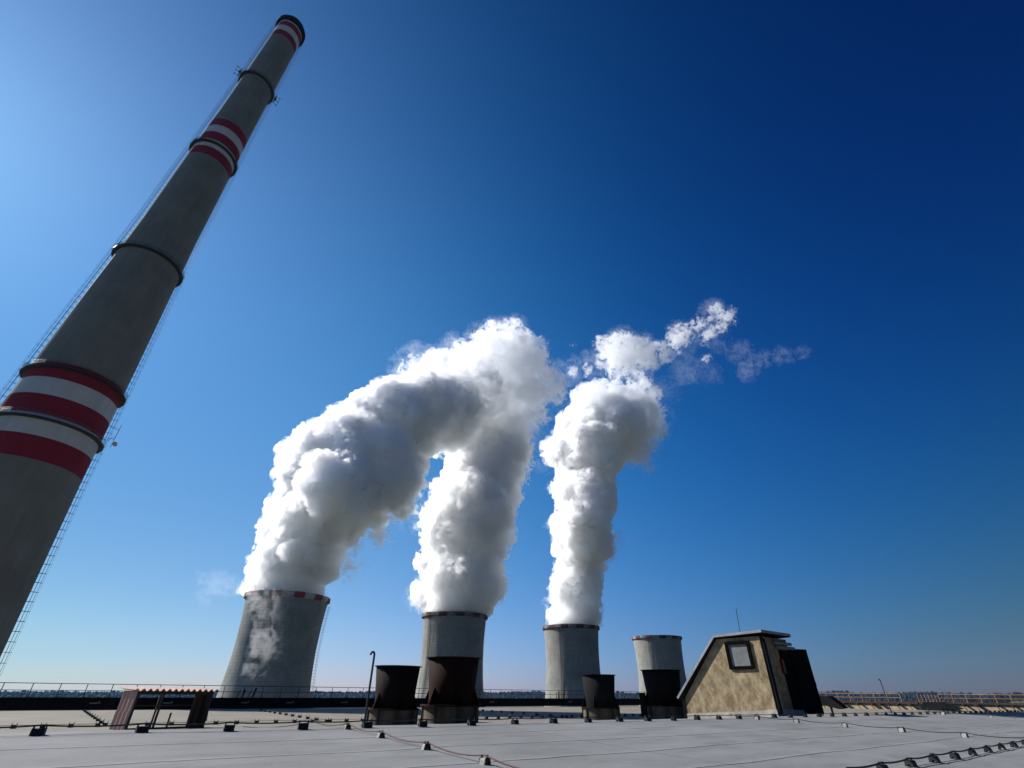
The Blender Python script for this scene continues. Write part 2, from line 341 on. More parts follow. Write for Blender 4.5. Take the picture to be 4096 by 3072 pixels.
# ------------------------------------------------------------------ roofs of the building we stand on
CREST = 10.95
prof_near = [(-26, -2.0), (0, -0.966), (9.4, -0.59), (10.6, -0.545), (CREST, -0.545)]
prof_far = [(CREST, -0.549), (12.0, -0.62), (14.8, -0.86), (19, -1.15), (25, -1.44), (32, -1.52), (67.0, -1.72)]
def roof_z(p):
    pr = prof_near + prof_far[1:]
    for (a, h), (b, g) in zip(pr, pr[1:]):
        if a <= p <= b: return h + (g - h) * (p - a) / (b - a)
    return pr[-1][1]
TILT = 0.0065                                  # the roof falls gently along s too
def roof_t(s, p): return roof_z(p) - TILT * s * max(0.3, min(1.0, 1 - 0.7 * (p - CREST) / 20))
def RG(s, p): return G(s, p, roof_t(s, p))
def sheet(name, prof, s0, s1, n, mat, amp, sub):
    P = []
    for (a, h), (b, g) in zip(prof, prof[1:]):
        for j in range(sub): P.append((a + (b - a) * j / sub, h + (g - h) * j / sub))
    P.append(prof[-1]); rnd = random.Random(1); m = MB(); vs = []
    for i in range(n + 1):
        s = s0 + (s1 - s0) * i / n
        for p, z in P: vs.append((s, p, z - TILT * s * max(0.3, min(1.0, 1 - 0.7 * (p - CREST) / 20)) + amp * (math.sin(s * 1.7 + p * 0.6) * 0.5 + math.sin(s * 0.63 - p * 1.1) * 0.6 + math.sin(s * 3.1 + p * 2.3) * 0.25)))
    L = len(P); m.add(vs, [(i * L + j, i * L + j + 1, (i + 1) * L + j + 1, (i + 1) * L + j) for i in range(n) for j in range(L - 1)])
    return m.build(name, mat, smooth=True, loc=G(0, 0), rotz=BR)
tag(sheet('roof_deck', prof_near, -30, 105, 360, M_ROOFN, 0.008, 10), kind='structure')
tag(sheet('lower_roof_deck', prof_far, -30, 105, 60, M_ROOFF, 0.004, 3), kind='structure')
mb = MB(); mb.box((36, 20.5, -22.0), (140, 96, 38.6))
tag(mb.build('building_block', M_PLINTH, loc=G(0, 0), rotz=BR), kind='structure')

# ------------------------------------------------------------------ far parapet and railings
par = thing('parapet_wall', 'long black parapet wall along the far edge of the roof', 'wall', G(0, 67.2, -1.75), BR)
mb = MB(); mb.box((41, 0.2, 0.47), (144, 0.4, 0.94)); mb.build('upstand', M_BLACK, par)
mb = MB(); mb.box((41, 0.15, 0.975), (144, 0.62, 0.07)); mb.build('coping', M_BLACK, par)
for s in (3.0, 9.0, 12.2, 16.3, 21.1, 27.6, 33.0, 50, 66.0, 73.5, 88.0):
    mb = MB(); mb.box((s, -0.02, 0.55), (0.62, 0.03, 0.09)); mb.box((s + 0.42, -0.02, 0.60), (0.12, 0.03, 0.17)); mb.build('sun_patch', M_SUNPATCH, par)  # thin pale pieces standing in for small sunlit patches on the parapet
def railing(name, label, pts, rad, mat, post_mat, h, step, group=None, mid=True):
    """posts and rails through ground points"""
    t = thing(name, label, 'railing', pts[0], 0, group); o = Vector(pts[0]); P = [Vector(p) - o for p in pts]
    a = MB(); a.tube([p + Vector((0, 0, h)) for p in P], rad, 6); a.build('top_rail', mat, t)
    if mid: a = MB(); a.tube([p + Vector((0, 0, h * 0.5)) for p in P], rad * 0.85, 6); a.build('mid_rail', mat, t)
    me = None
    for p, q in zip(P, P[1:]):
        n = max(1, int(round((q - p).length / step)))
        for i in range(n + (1 if q is P[-1] else 0)):
            w = p + (q - p) * (i / n)
            if me is None:
                b = MB(); b.tube([(0, 0, 0), (0, 0, h)], rad * 1.1, 6); b.box((0, 0, 0.02), (rad * 5, rad * 5, 0.04)); x = b.build('post', post_mat, t); me = x.data; x.location = w
            else:
                x = bpy.data.objects.new('post', me); C.objects.link(x); x.parent = t; x.location = w
    return t
railing('roof_railing', 'dark two-bar steel railing on top of the long black parapet', [G(-12, 67.45, -0.74), G(104, 67.45, -0.74)], 0.032, M_STEEL, M_STEEL, 1.08, 2.0)

# end wall on the right with coping, brackets and ochre railing
def end_wall(label, s, p0, p1, n_br, br_l):
    t = thing('roof_end_wall', label, 'wall', G(s, p0, -3.3), BR); L = p1 - p0
    mb = MB(); mb.box((0.2, L / 2, 1.15), (0.4, L, 2.3)); mb.build('wall_face', M_TANW, t)
    mb = MB(); mb.box((0.12, L / 2, 2.45), (0.75, L + 0.3, 0.26)); mb.build('coping', M_COPE, t)
    rnd = random.Random(int(s))
    for i in range(n_br):
        y = L * (i + 0.5 + rnd.uniform(-0.2, 0.2)) / n_br; l = br_l * rnd.uniform(0.8, 1.15); b = MB()
        b.box((-l / 2, y, 2.2), (l, rnd.choice((0.22, 0.22, 0.5)), 0.2)); b.beam((-0.02, y, 1.3), (-l * 0.9, y, 2.1), 0.08); b.build('bracket', M_STEEL, t)
    return t
end_wall('tan rendered end wall streaked with slanting shadows, beside the plaster hut', 109, 31.2, 67, 19, 1.5)
end_wall('tan rendered end wall set back at the right edge of the frame', 121.5, 6, 31, 12, 1.5)
mb = MB(); mb.box((6.2, 0.0, 1.15), (12.1, 0.35, 2.3))
t = thing('roof_return_wall', 'short return wall joining the two tan end walls', 'wall', G(109.4, 31.2 - 0.2, -3.3), BR); mb.build('wall_face', M_TANW, t)
mb = MB(); mb.box((6.2, -0.0, 2.45), (11.4, 0.8, 0.27)); mb.build('coping', M_COPE, t)
railing('roof_railing', 'ochre painted railing on the end wall, nearest the plaster hut', [G(109, 64, -0.72), G(109, 33.2, -0.72)], 0.045, M_YEL, M_YEL, 1.1, 1.9)
railing('roof_railing', 'ochre painted railing on the set back wall, with close-set receding posts', [G(110.5, 31.2, -0.72), G(121.5, 31.2, -0.72), G(121.5, 8, -0.72)], 0.045, M_YEL, M_YEL, 1.1, 2.0)

# ------------------------------------------------------------------ chimney
CHZ = 140.0; ch_loc = polar(-47.3, CHZ, 0.0)
ch = thing('power_station_chimney', 'towering grey concrete chimney with red and white bands and ring galleries', 'chimney', ch_loc)
CP = [(-41.5, 12.2), (4.2, 11.1), (40, 9.5), (52, 9.2), (70, 8.6), (91, 7.85), (115, 7.0), (140, 6.6), (175, 5.8), (210, 5.42), (245, 5.15), (256, 5.1)]
def ch_r(z):
    for (a, h), (b, g) in zip(CP, CP[1:]):
        if a <= z <= b: return h + (g - h) * (z - a) / (b - a)
    return CP[-1][1]
bands = [(38.4, 43.2, 1), (43.2, 47.9, 2), (47.9, 52.4, 1), (52.4, 56.6, 2), (56.6, 60.6, 1), (145.7, 149.9, 1), (149.9, 154.2, 2), (154.2, 158.6, 1), (158.6, 162.7, 2), (162.7, 167, 1), (236.9, 241.1, 1), (241.1, 245.8, 2), (245.8, 249.9, 1), (249.9, 252.0, 2)]
zs = sorted({z for z, _ in CP} | {b[0] for b in bands} | {b[1] for b in bands} | set(range(-40, 252, 12)))
def stripe(z0, z1):
    for a, b, m in bands:
        if a - 1e-6 <= z0 and z1 <= b + 1e-6: return m
    return 0
shaft = MB()
for a, b in zip(zs, zs[1:]):
    shaft.m = stripe(a, b); shaft.lathe([(ch_r(a), a + EYE), (ch_r(b), b + EYE)], 96)
sh = shaft.build('shaft', [M_CH, M_CHR, M_CHW], ch, smooth=True)
mb = MB(); mb.lathe([(ch_r(252), 252 + EYE), (ch_r(252), 256.2 + EYE), (4.3, 256.2 + EYE), (4.3, 235 + EYE), (0.01, 235 + EYE)], 64); mb.build('flue_lip', M_VOID, ch)
def gallery(z, over, rail_mat, deck_mat, thick=0.35):
    r = ch_r(z); b = MB(); b.lathe([(r - 0.05, z + EYE - thick), (r + over, z + EYE - thick + 0.1), (r + over, z + EYE), (r - 0.05, z + EYE)], 96); d = b.build('gallery', deck_mat, ch)
    b = MB()
    for h in (0.4, 0.75, 1.1): b.tube([((r + over - 0.08) * math.cos(2 * math.pi * q / 72), (r + over - 0.08) * math.sin(2 * math.pi * q / 72), z + EYE + h) for q in range(72)], 0.03, 5, closed=True)
    for q in range(36): a = 2 * math.pi * q / 36; b.tube([((r + over - 0.08) * math.cos(a), (r + over - 0.08) * math.sin(a), z + EYE), ((r + over - 0.08) * math.cos(a), (r + over - 0.08) * math.sin(a), z + EYE + 1.1)], 0.03, 5)
    b.build('gallery_railing', rail_mat, d)
for z, m in ((47.0, M_GALV), (59.3, M_STEEL), (99.8, M_STEEL), (152.2, M_STEEL), (200.6, M_STEEL)): gallery(z, 0.98, m, M_STEEL)
b = MB(); r = ch_r(251); b.lathe([(r - 0.05, 250.9 + EYE), (r + 1.0, 251.1 + EYE), (r + 1.0, 253.6 + EYE), (r + 0.85, 253.6 + EYE), (r + 0.85, 251.5 + EYE), (r, 251.5 + EYE)], 96); b.build('crown_gallery', M_BLACK, ch)
def cage_ladder(name, parent, prof, ang, z0, z1, hoop, off, cr=0.62, rung=0.9, rad=0.03, mat=None):
    """caged ladder up a round shaft at the given bearing (mathematical angle)"""
    b = MB(); ca, sa = math.cos(ang), math.sin(ang)
    def P(z, out, side): r = prof(z) + off + out; return (r * ca - side * sa, r * sa + side * ca, z + EYE)
    zz = [z0 + (z1 - z0) * q / 60 for q in range(61)]
    for sd in (-0.27, 0.27): b.tube([P(z, 0, sd) for z in zz], rad * 1.3, 4)
    for t in (-1.0, 0.0, 1.0): b.tube([P(z, cr * (0.5 + math.cos(t * 1.2) * 0.75), math.sin(t * 1.2) * cr * 0.75) for z in zz], rad * 0.7, 4)
    z = z0
    while z < z1:
        b.tube([P(z, 0, -0.27)] + [P(z, cr * (0.5 + math.cos(t) * 0.75), math.sin(t) * cr * 0.75) for t in (-2.0, -1.3, -0.6, 0, 0.6, 1.3, 2.0)] + [P(z, 0, 0.27)], rad, 4)
        b.beam(P(z, 0, -0.27), P(z, -off, -0.27), rad * 2); b.beam(P(z, 0, 0.27), P(z, -off, 0.27), rad * 2); z += hoop
    z = z0
    while z < z1: b.beam(P(z, 0, -0.27), P(z, 0, 0.27), rad * 1.4); z += rung
    return b.build(name, mat or M_STEEL, parent)
va = math.atan2(-ch_loc.y, -ch_loc.x)                              # bearing from the shaft to the eye
cage_ladder('caged_ladder', ch, ch_r, va - R(93.0), -40, 250, 1.75, 0.7)
cage_ladder('caged_ladder', ch, ch_r, va + R(88.0), -40, 250, 1.75, 0.45)
b = MB(); a0 = va + R(84); r = ch_r(48)                            # dish mast on the lowest gallery
def cp(rad, z, side=0.0, a=a0): return (rad * math.cos(a) - side * math.sin(a), rad * math.sin(a) + side * math.cos(a), z + EYE)
b.tube([cp(r + 2.0, 47.6), cp(r + 2.0, 53.4)], 0.06, 6); b.tube([cp(r + 0.4, 49.6), cp(r + 2.0, 49.6)], 0.05, 6); b.tube([cp(r + 0.4, 52.2), cp(r + 2.0, 52.2)], 0.05, 6); b.tube([cp(r + 0.9, 49.0), cp(r + 2.0, 50.4)], 0.04, 6)
mast = b.build('dish_mast', M_GALV, ch)
b = MB(); b.lathe([(0.01, 0.3), (0.42, 0.22), (0.62, 0.0), (0.6, -0.12), (0.01, -0.16)], 24); d = b.build('dish', M_DISH, mast, smooth=True)
d.location = cp(r + 2.55, 48.6); d.rotation_euler = (R(80), 0, va + R(120))
for sgn, a1 in ((-1, va - R(95)), (1, va + R(93))):                # antenna clusters at the upper gallery
    b = MB(); r = ch_r(201) + 1.0
    for kk in range(3):
        z = 201.6 + kk * 1.3; aa = a1 - sgn * R(6) * (kk - 1)
        b.tube([cp(r, z, 0, aa), cp(r + 1.9, z + 0.1, 0, aa)], 0.1, 5); b.tube([cp(r + 1.9, z - 0.6, 0, aa), cp(r + 1.9, z + 0.7, 0, aa)], 0.11, 5)
    b.tube([cp(r + 0.4, 201.0, 0, a1), cp(r + 0.4, 205.6, 0, a1)], 0.2, 6); b.box(cp(r + 0.5, 203.4, 0, a1), (0.7, 0.7, 1.1)); b.build('antenna_cluster', M_STEEL, ch)

# ------------------------------------------------------------------ cooling towers
TP = [(0, 38.5), (8, 37.0), (20, 33.0), (33, 30.3), (41, 29.1), (50, 28.2), (65, 27.5), (80, 27.8), (90, 28.4), (98, 29.1)]
def tw_r(z):
    for (a, h), (b, g) in zip(TP, TP[1:]):
        if a <= z <= b: t = (z - a) / (b - a); return h + (g - h) * t
    return TP[-1][1]
def cooling_tower(az, d, label, phase, ladder_off, rim):
    loc = polar(az, d, 0.0); va = math.atan2(-loc.y, -loc.x)
    t = thing('cooling_tower', label, 'cooling tower', loc, 0, 'row of concrete cooling towers')
    z = np.linspace(0, 98, 50); b = MB()
    rs = np.interp(z, [q[0] for q in TP], [q[1] for q in TP]); rs = np.convolve(np.pad(rs, 2, 'edge'), np.ones(5) / 5, 'valid')
    pr = [(float(x), float(y)) for x, y in zip(rs, z)]; pr[-1] = (29.1, 98.0); b.lathe(pr, 128); b.lathe([(28.5, 98.0), (27.3, 80), (27.0, 65), (27.6, 50)], 96); b.build('shell', M_TOWER, t, smooth=True)
    b = MB(); n = 24
    for i in range(n):
        b.m = i % 2; a = 2 * math.pi * (i + phase) / n + va; b.lathe([(29.2, 97.6), (30.7, 98.7), (30.7, 101.3), (30.5, 101.35), (29.0, 101.35), (28.3, 101.0), (28.3, 98.0), (29.2, 97.6)], 6, a, a + 2 * math.pi / n)
    b.build('rim', rim, t)
    b = MB(); aa = va + ladder_off; P = []
    if abs(ladder_off) > 1.2:
        cage_ladder('caged_ladder', t, lambda zz: tw_r(zz + EYE), aa, -41, 55, 1.9, 1.5, 0.9, 1.2, 0.06, M_GALV)
    else:
        cage_ladder('caged_ladder', t, lambda zz: tw_r(zz + EYE), aa, -41, 57, 1.9, 0.45, 0.8, 1.2, 0.07, M_STEEL)
    return t, loc
TW = []
TW.append(cooling_tower(-23.2, 430, 'nearest cooling tower, left, with steam drifting down its shaded face', 0.35, R(86), [M_RIMR, M_RIMW]))
TW.append(cooling_tower(-5.93, 493, 'cooling tower behind the two big rusty vents, second from the chimney', 0.1, R(-50), [M_RIMR2, M_RIMW2]))
TW.append(cooling_tower(6.6, 577, 'cooling tower between the small dark vent and the tall rusty one, third from the chimney', 0.7, R(-24), [M_RIMR2, M_RIMW2]))
TW.append(cooling_tower(15.36, 699, 'smallest, farthest cooling tower, without steam, beside the plaster hut', 0.4, R(-20), [M_RIMR2, M_RIMW2]))

# ------------------------------------------------------------------ rusty vent cowls on the lower roof
def vent(az, d, r, h, mat, label, fin_a):
    p = polar(az, d, 0); pp = Vector((p.x, p.y)).dot(E2); z = roof_z(pp); p.z = EYE + z - 0.03
    t = thing('roof_vent', label, 'roof vent', p, BR, 'rusty vent cowls on the lower roof')
    k = h / 2.7
    b = MB(); b.lathe([(r * 1.01, -0.5), (r * 1.01, 0.68 * k)], 48); b.build('collar', M_COLLAR, t, smooth=True)
    b = MB(); b.lathe([(r * 0.9, 0.66 * k), (r * 1.12, 0.66 * k), (r * 1.12, 0.72 * k), (r * 0.9, 0.72 * k)], 48); b.build('flange', M_RUST, t)
    b = MB(); b.lathe([(r * 0.815, 0.72 * k), (r * 0.835, 1.1 * k), (r * 0.97, h - 0.03), (r * 0.94, h - 0.03), (r * 0.8, 1.1 * k), (r * 0.78, 0.75 * k), (0.01, 0.75 * k)], 64); b.build('cowl', mat, t, smooth=True)
    b = MB(); b.lathe([(r * 0.96, h - 0.05), (r * 1.045, h - 0.03), (r * 1.05, h), (r * 0.95, h)], 64); b.build('rim', mat, t)
    for q in range(6):
        a = fin_a + q * math.pi / 3; ca, sa = math.cos(a), math.sin(a); b = MB(); w = 0.03
        b.prism([(r * 0.85 * ca + w * sa, r * 0.85 * sa - w * ca, 1.5 * k), (r * 1.09 * ca + w * sa, r * 1.08 * sa - w * ca, 0.72 * k), (r * 0.8 * ca + w * sa, r * 0.8 * sa - w * ca, 0.72 * k)], (-2 * w * sa, 2 * w * ca, 0)); b.build('gusset', mat, t)
    for q in range(8):
        a = fin_a + 0.3 + q * math.pi / 4; b = MB(); b.box((r * 1.05 * math.cos(a), r * 1.05 * math.sin(a), 0.33 * k), (0.09, 0.09, 0.64 * k), a); b.build('strut', M_STEEL, t)
    return t
vent(-11.3, 32.3, 1.27, 2.72, M_RUSTB, 'brown rusty vent cowl beside the tall hooked pipe', R(190))
vent(-5.75, 34.6, 1.63, 3.30, M_RUST, 'largest rusty red vent cowl, in front of the second cooling tower', R(190))
vent(9.1, 40.5, 1.20, 2.62, M_BLACK, 'smallest dark vent cowl, in front of the third cooling tower', R(200))
vent(15.3, 44.6, 1.47, 3.05, M_RUSTB, 'dark rusty vent cowl next to the plaster hut', R(200))
# side plates by the vent next to the hut
for az, d, lab in ((13.25, 43.6, 'thin dark steel plate standing left of the vent by the hut'), (17.25, 41.5, 'thin dark steel plate between the vent and the hut')):
    p = polar(az, d, 0); z = roof_z(Vector((p.x, p.y)).dot(E2)); b = MB(); b.box((0, 0, 0.75), (0.12, 0.5, 1.5)); b.box((0.0, 0.0, 1.52), (0.3, 0.7, 0.05))
    tag(b.build('steel_plate', M_RUSTB, loc=(p.x, p.y, EYE + z), rotz=BR), lab, 'steel plate')
# hooked pipes
def hook_pipe(az, d, h, r, label, turn):
    p = polar(az, d, 0); z = roof_z(min(66, Vector((p.x, p.y)).dot(E2))); p.z = EYE + z - 0.02; hk = r * 2.4
    pts = [(0, 0, -0.4), (0, 0, h * 0.5), (0, 0, h - hk)] + [(hk * (1 - math.cos(a)) * 0.75, 0, h - hk + hk * math.sin(a)) for a in np.linspace(0.3, 3.3, 9)]
    b = MB(); b.tube(pts, r, 8); b.box((0, 0, 0.02), (r * 8, r * 6, 0.05)); tag(b.build('hooked_vent_pipe', M_STEEL, loc=p, rotz=turn), label, 'vent pipe')
hook_pipe(-13.85, 30.6, 3.28, 0.055, 'tall dark hooked pipe standing left of the brown vent', R(190))
hook_pipe(33.65, 80, 3.15, 0.05, 'thin dark hooked pipe in front of the ochre railing', R(180))

# ------------------------------------------------------------------ plaster stair hut
HS, HP = 28.2, 14.12                                               # its near right corner
hut = thing('stair_hut', 'stained yellow plaster stair hut with sloping roof, small window and open black door', 'hut', G(HS, HP, 0), BR); hut.scale = (1.31, 1.31, 1.31)
zb = -0.95
mb = MB(); mb.prism([(0, 0, -0.46), (0, 0, 2.02), (0, 1.93, 2.02), (0, 3.92, -0.12), (0, 3.92, -0.70)], (2.3, 0, 0)); mb.build('walls', M_PLAST, hut)
mb = MB(); mb.prism([(-0.03, -0.03, zb), (-0.03, -0.03, -0.46), (-0.03, 3.95, -0.70), (-0.03, 3.95, zb - 0.1)], (2.36, 0, 0)); mb.build('plinth', M_PLINTH, hut)
roof_poly = [(-0.14, -0.22, 2.10), (-0.14, -0.22, 2.21), (-0.14, 1.92, 2.14), (-0.14, 4.22, -0.13), (-0.14, 4.14, -0.22), (-0.14, 1.88, 2.03)]
mb = MB(); mb.prism(roof_poly, (2.46, 0, 0)); mb.build('roof', M_BLACK, hut)
mb = MB(); mb.prism([(-0.17, -0.24, 2.135), (-0.17, -0.24, 2.235), (-0.17, 1.93, 2.165), (-0.17, 4.25, -0.115), (-0.17, 4.19, -0.175), (-0.17, 1.905, 2.075)], (2.52, 0, 0))
mb.build('roof_edge_trim', M_WHITE, hut)
# window in the lit face
win = MB(); W0, W1, Z0, Z1 = 0.56, 1.42, 0.93, 1.83
for a, bb in (((-0.02, W0, Z0), (-0.02, W1, Z0)), ((-0.02, W0, Z1), (-0.02, W1, Z1))): win.beam(a, bb, 0.12, 0.12)
for a, bb in (((-0.02, W0 - 0.05, Z0 - 0.05), (-0.02, W0 - 0.05, Z1 + 0.05)), ((-0.02, W1 + 0.05, Z0 - 0.05), (-0.02, W1 + 0.05, Z1 + 0.05))): win.beam(a, bb, 0.12, 0.12)
wf = win.build('window_frame', M_FRAME, hut)
g = MB(); g.box((-0.006, (W0 + W1) / 2, (Z0 + Z1) / 2), (0.01, W1 - W0 + 0.02, Z1 - Z0 - 0.05)); g.build('window_pane', M_GLASS, wf)
# shaded door side
mb = MB(); mb.box((0.14, -0.06, 0.72), (0.2, 0.1, 2.7)); mb.build('corner_recess_strip', M_BLACK, hut)  # black strip standing in for the shade of the corner recess
mb = MB(); mb.tube([(0.3, -0.09, -0.5), (0.3, -0.09, 1.92), (0.1, -0.09, 2.0)], 0.035, 8); mb.build('downpipe', M_GALV, hut)
mb = MB(); mb.box((1.78, -0.015, 0.55), (0.82, 0.03, 2.1)); mb.build('doorway_shade', M_VOID, hut)  # flat black panel on the wall paints the dark inside the open door
mb = MB(); mb.box((0, 0, 0), (0.9, 0.06, 2.3)); mb.box((0.38, -0.05, -0.1), (0.04, 0.1, 0.16)); o = mb.build('door_leaf', M_VOID, hut); o.location = (2.62, -0.22, 0.52); o.rotation_euler = (0, 0, R(-24))
mb = MB(); mb.box((1.33, -0.05, 1.0), (0.17, 0.1, 0.5)); mb.build('fire_box', M_RED, hut)
for z, x0, x1 in ((1.83, 0.9, 2.28), (1.68, 1.05, 2.5)):
    mb = MB(); mb.tube([(x0, -0.16, z), (x1, -0.16, z)], 0.06, 10); mb.box(((x0 + x1) / 2, -0.06, z), (0.1, 0.16, 0.05)); mb.build('tube_lamp', M_GALV, hut)
mb = MB(); mb.tube([(1.0, 1.3, 2.1), (0.95, 1.2, 3.25)], 0.014, 5); mb.build('whip_antenna', M_STEEL, hut)

# ------------------------------------------------------------------ corrugated shelter
sh_loc = G(2.75, 29.6, -1.52); SR = BR + R(13)
shd = thing('corrugated_shelter', 'low open-fronted shelter of faded pink corrugated sheets', 'shelter', sh_loc, SR)
def corr(b, o, u, v, L, H, wl=0.17, amp=0.03, nrm=None):
    """corrugated sheet: waves run across u, sheet spans L along u and H along v"""
    o, u, v = Vector(o), Vector(u).normalized(), Vector(v).normalized(); n = u.cross(v).normalized(); N = int(L / wl * 8)
    A = [o + u * (L * i / N) + n * amp * math.sin(2 * math.pi * (L * i / N) / wl) for i in range(N + 1)]; e = n * 0.008
    vs = [p for a in A for p in (a, a + v * H, a + v * H + e, a + e)]
    b.add(vs, [(i * 4 + j, i * 4 + (j + 1) % 4, i * 4 + 4 + (j + 1) % 4, i * 4 + 4 + j) for i in range(N) for j in range(4)] + [(0, 3, 2, 1), tuple(N * 4 + j for j in range(4))])
SL, SD, SHT = 3.15, 1.7, 1.42
b = MB(); corr(b, (-0.2, -0.2, SHT + 0.05), (1, 0, 0), (0, 1, 0.03), SL + 0.4, SD + 0.4, 0.26, 0.05); b.build('roof_sheet', M_PINK, shd)
for z0, z1, dx in ((0.62, SHT, 0.0), (0.02, 0.68, -0.035)):
    b = MB(); corr(b, (dx, SD, z0), (0, -1, 0), (0, 0, 1), SD, z1 - z0, 0.48, 0.05); b.build('side_sheet', M_PINK, shd)
b = MB(); corr(b, (SL, 0, 0.02), (0, 1, 0), (0, 0, 1), SD, SHT - 0.04, 0.3, 0.05); b.build('side_sheet', M_RUSTS, shd)
b = MB(); corr(b, (SL - 0.62, 0.35, 0.02), (1, 0, 0), (0, 0, 1), 0.62, SHT - 0.1, 0.3, 0.05); b.build('end_sheet', M_RUSTS, shd)
b = MB(); corr(b, (SL + 0.28, 0.4, 0.25), (0, 1, 0), (-0.12, 0, 1), 0.5, 1.0, 0.16, 0.02); b.build('loose_sheet', M_PINK, shd)
for x, y, w in ((0.03, 0, 0.09), (1.05, 0, 0.075), (SL, 0, 0.09), (0.03, SD, 0.08), (SL, SD, 0.08), (1.55, SD, 0.07), (1.6, 0.0, 0.06)):
    b = MB(); b.box((x, y, (SHT if x != 1.6 else 0.62) / 2), (w, w, SHT if x != 1.6 else 0.62)); b.build('post', M_STEEL, shd)
b = MB()
for y in (0, SD): b.beam((0, y, SHT - 0.05), (SL, y, SHT - 0.05), 0.09, 0.13)
b.beam((0, 0, 0.06), (SL, 0, 0.06), 0.06, 0.08); b.beam((0, SD, 0.85), (SL, SD, 0.85), 0.04, 0.04); b.build('frame', M_STEEL, shd)

# dark hoods far right on the lower roof
def hood(s, p, L, H, D, label, z):
    t = thing('duct_hood', label, 'duct', G(s, p, z), BR)
    b = MB(); b.prism([(0, 0, 0.55 * H), (0, 0, H), (0, -L * 0.55, H), (0, -L, 0.48 * H), (0, -L * 0.8, 0.42 * H), (0, -L * 0.4, 0.55 * H)], (D, 0, 0)); b.build('hood', M_BLACK, t)
    b = MB()
    for y in (-0.1, -L * 0.45): b.box((D / 2, y, 0.3 * H), (0.15, 0.15, 0.6 * H))
    b.build('stand', M_STEEL, t)
hood(57, 24.6, 2.4, 1.72, 1.2, 'dark hooded duct just right of the open hut door', -1.75)
hood(97, 27.1, 4.2, 1.36, 2.0, 'long dark duct below the close-set ochre posts', -2.0)

# ------------------------------------------------------------------ lightning conductors: holders and wires
def make_holder(name, label, group, white=False, size=1.0):
    t = thing(name, label, 'wire holder', (0, 0, 0), 0, group); t.scale = (size, size, size)
    b = MB(); w, d, h = 0.085, 0.07, 0.10                                      # arched block
    arch = [(-w, 0), (-w * 0.8, h * 0.72), (-w * 0.62, h), (w * 0.62, h), (w * 0.8, h * 0.72), (w, 0), (w * 0.6, 0), (w * 0.45, h * 0.42), (0, h * 0.56), (-w * 0.45, h * 0.42), (-w * 0.6, 0)]
    b.prism([(x, -d, z) for x, z in arch], (0, 2 * d, 0)); b.build('block', M_BLOCK if white else M_PLASTIC, t)
    for s in (-1, 1):
        b = MB(); y = s * d * 1.05
        b.prism([(-w * 0.95, y, 0.0), (-w * 0.7, y, h * 1.04), (-0.018, y, h * 1.1), (-0.018, y, h * 1.5), (0.018, y, h * 1.5), (0.018, y, h * 1.1), (w * 0.7, y, h * 1.04), (w * 0.95, y, 0.0), (w * 0.5, y, 0.0), (0, y, h * 0.5), (-w * 0.5, y, 0)], (0, s * 0.02, 0)); b.build('clip', M_PLASTIC, t)
    return t
def place(proto, pts, rz, first=[True]):
    out = []
    for i, p in enumerate(pts): c = copy_tree(proto, p, rz + random.uniform(-0.22, 0.22)); c.rotation_euler.x = random.uniform(-0.05, 0.05); c.rotation_euler.y = random.uniform(-0.05, 0.05); q = proto.scale.x * random.uniform(0.92, 1.06); c.scale = (q, q, q); out.append(c)
    return out
def drop(o):
    for c in list(o.children): bpy.data.objects.remove(c)
    bpy.data.objects.remove(o)
def wire(name, label, pts, r, mat, sag=0.03, lift=0.135, sub=8):
    P = []
    for a, b in zip(pts, pts[1:]):
        a, b = Vector(a), Vector(b)
        for j in range(sub): t = j / sub; q = a + (b - a) * t; q.z += lift - 4 * sag * t * (1 - t); P.append(q)
    q = Vector(pts[-1]); q.z += lift; P.append(q)
    b = MB(); b.tube(P, r, 6); return tag(b.build(name, mat), label, 'wire')
random.seed(8)
protoB = make_holder('conductor_holder', 'black plastic wire holder in the long row along the roof crest', 'wire holders along the roof crest', False, 0.85)
crest = [RG(-0.02 + 1.205 * i, 10.38) for i in range(-1, 60)]
place(protoB, crest, BR + R(90)); wire('conductor_wire', 'dark wire carried along the roof crest holders', [RG(-9, 10.38)] + crest, 0.011, M_WIRE, 0.02, 0.115); drop(protoB)
protoA = make_holder('conductor_holder', 'pale concrete wire holder with black clips on the reddish wire near the frame bottom', 'wire holders down the grey roof in front of the vents', True, 0.66)
rowA = [RG(4.36, 10.25), RG(4.38, 8.9), RG(4.4, 7.45), RG(4.45, 6.08), RG(4.5, 4.7)]
place(protoA, rowA, BR); wire('conductor_wire', 'reddish wire sagging down the grey roof in front of the rusty vents', [RG(3.3, 13.2), RG(4.1, 11.3)] + rowA + [RG(4.5, 3.3)], 0.009, M_WIRER, 0.05, 0.09); drop(protoA)
protoB = make_holder('conductor_holder', 'black plastic wire holder in the slanting row at the bottom right corner', 'wire holders at the bottom right', False, 0.78)
rowB = [RG(9.42 + 1.13 * i, 3.4) for i in range(0, 9)]
place(protoB, rowB, BR + R(90)); wire('conductor_wire', 'black wire on the row of holders at the bottom right corner', [RG(8.3, 3.42)] + rowB, 0.012, M_WIRE, 0.02, 0.105); drop(protoB)
protoC = make_holder('conductor_holder', 'pale concrete wire holder on the wire leading right from the hut', 'wire holders leading away from the hut', True, 0.8)
rowC = [RG(18.5, 10.0), RG(18.7, 8.8), RG(18.95, 7.5), RG(19.15, 6.1), RG(19.4, 4.75), RG(19.8, 3.5)]
place(protoC, rowC, BR); wire('conductor_wire', 'thin dark wire running right from the hut across the grey roof', [RG(18.2, 10.8)] + rowC, 0.010, M_WIRE, 0.05, 0.11); drop(protoC)
protoD = make_holder('conductor_holder', 'pale concrete wire holder on the far right wire across the grey roof', 'wire holders far right', True, 1.0)
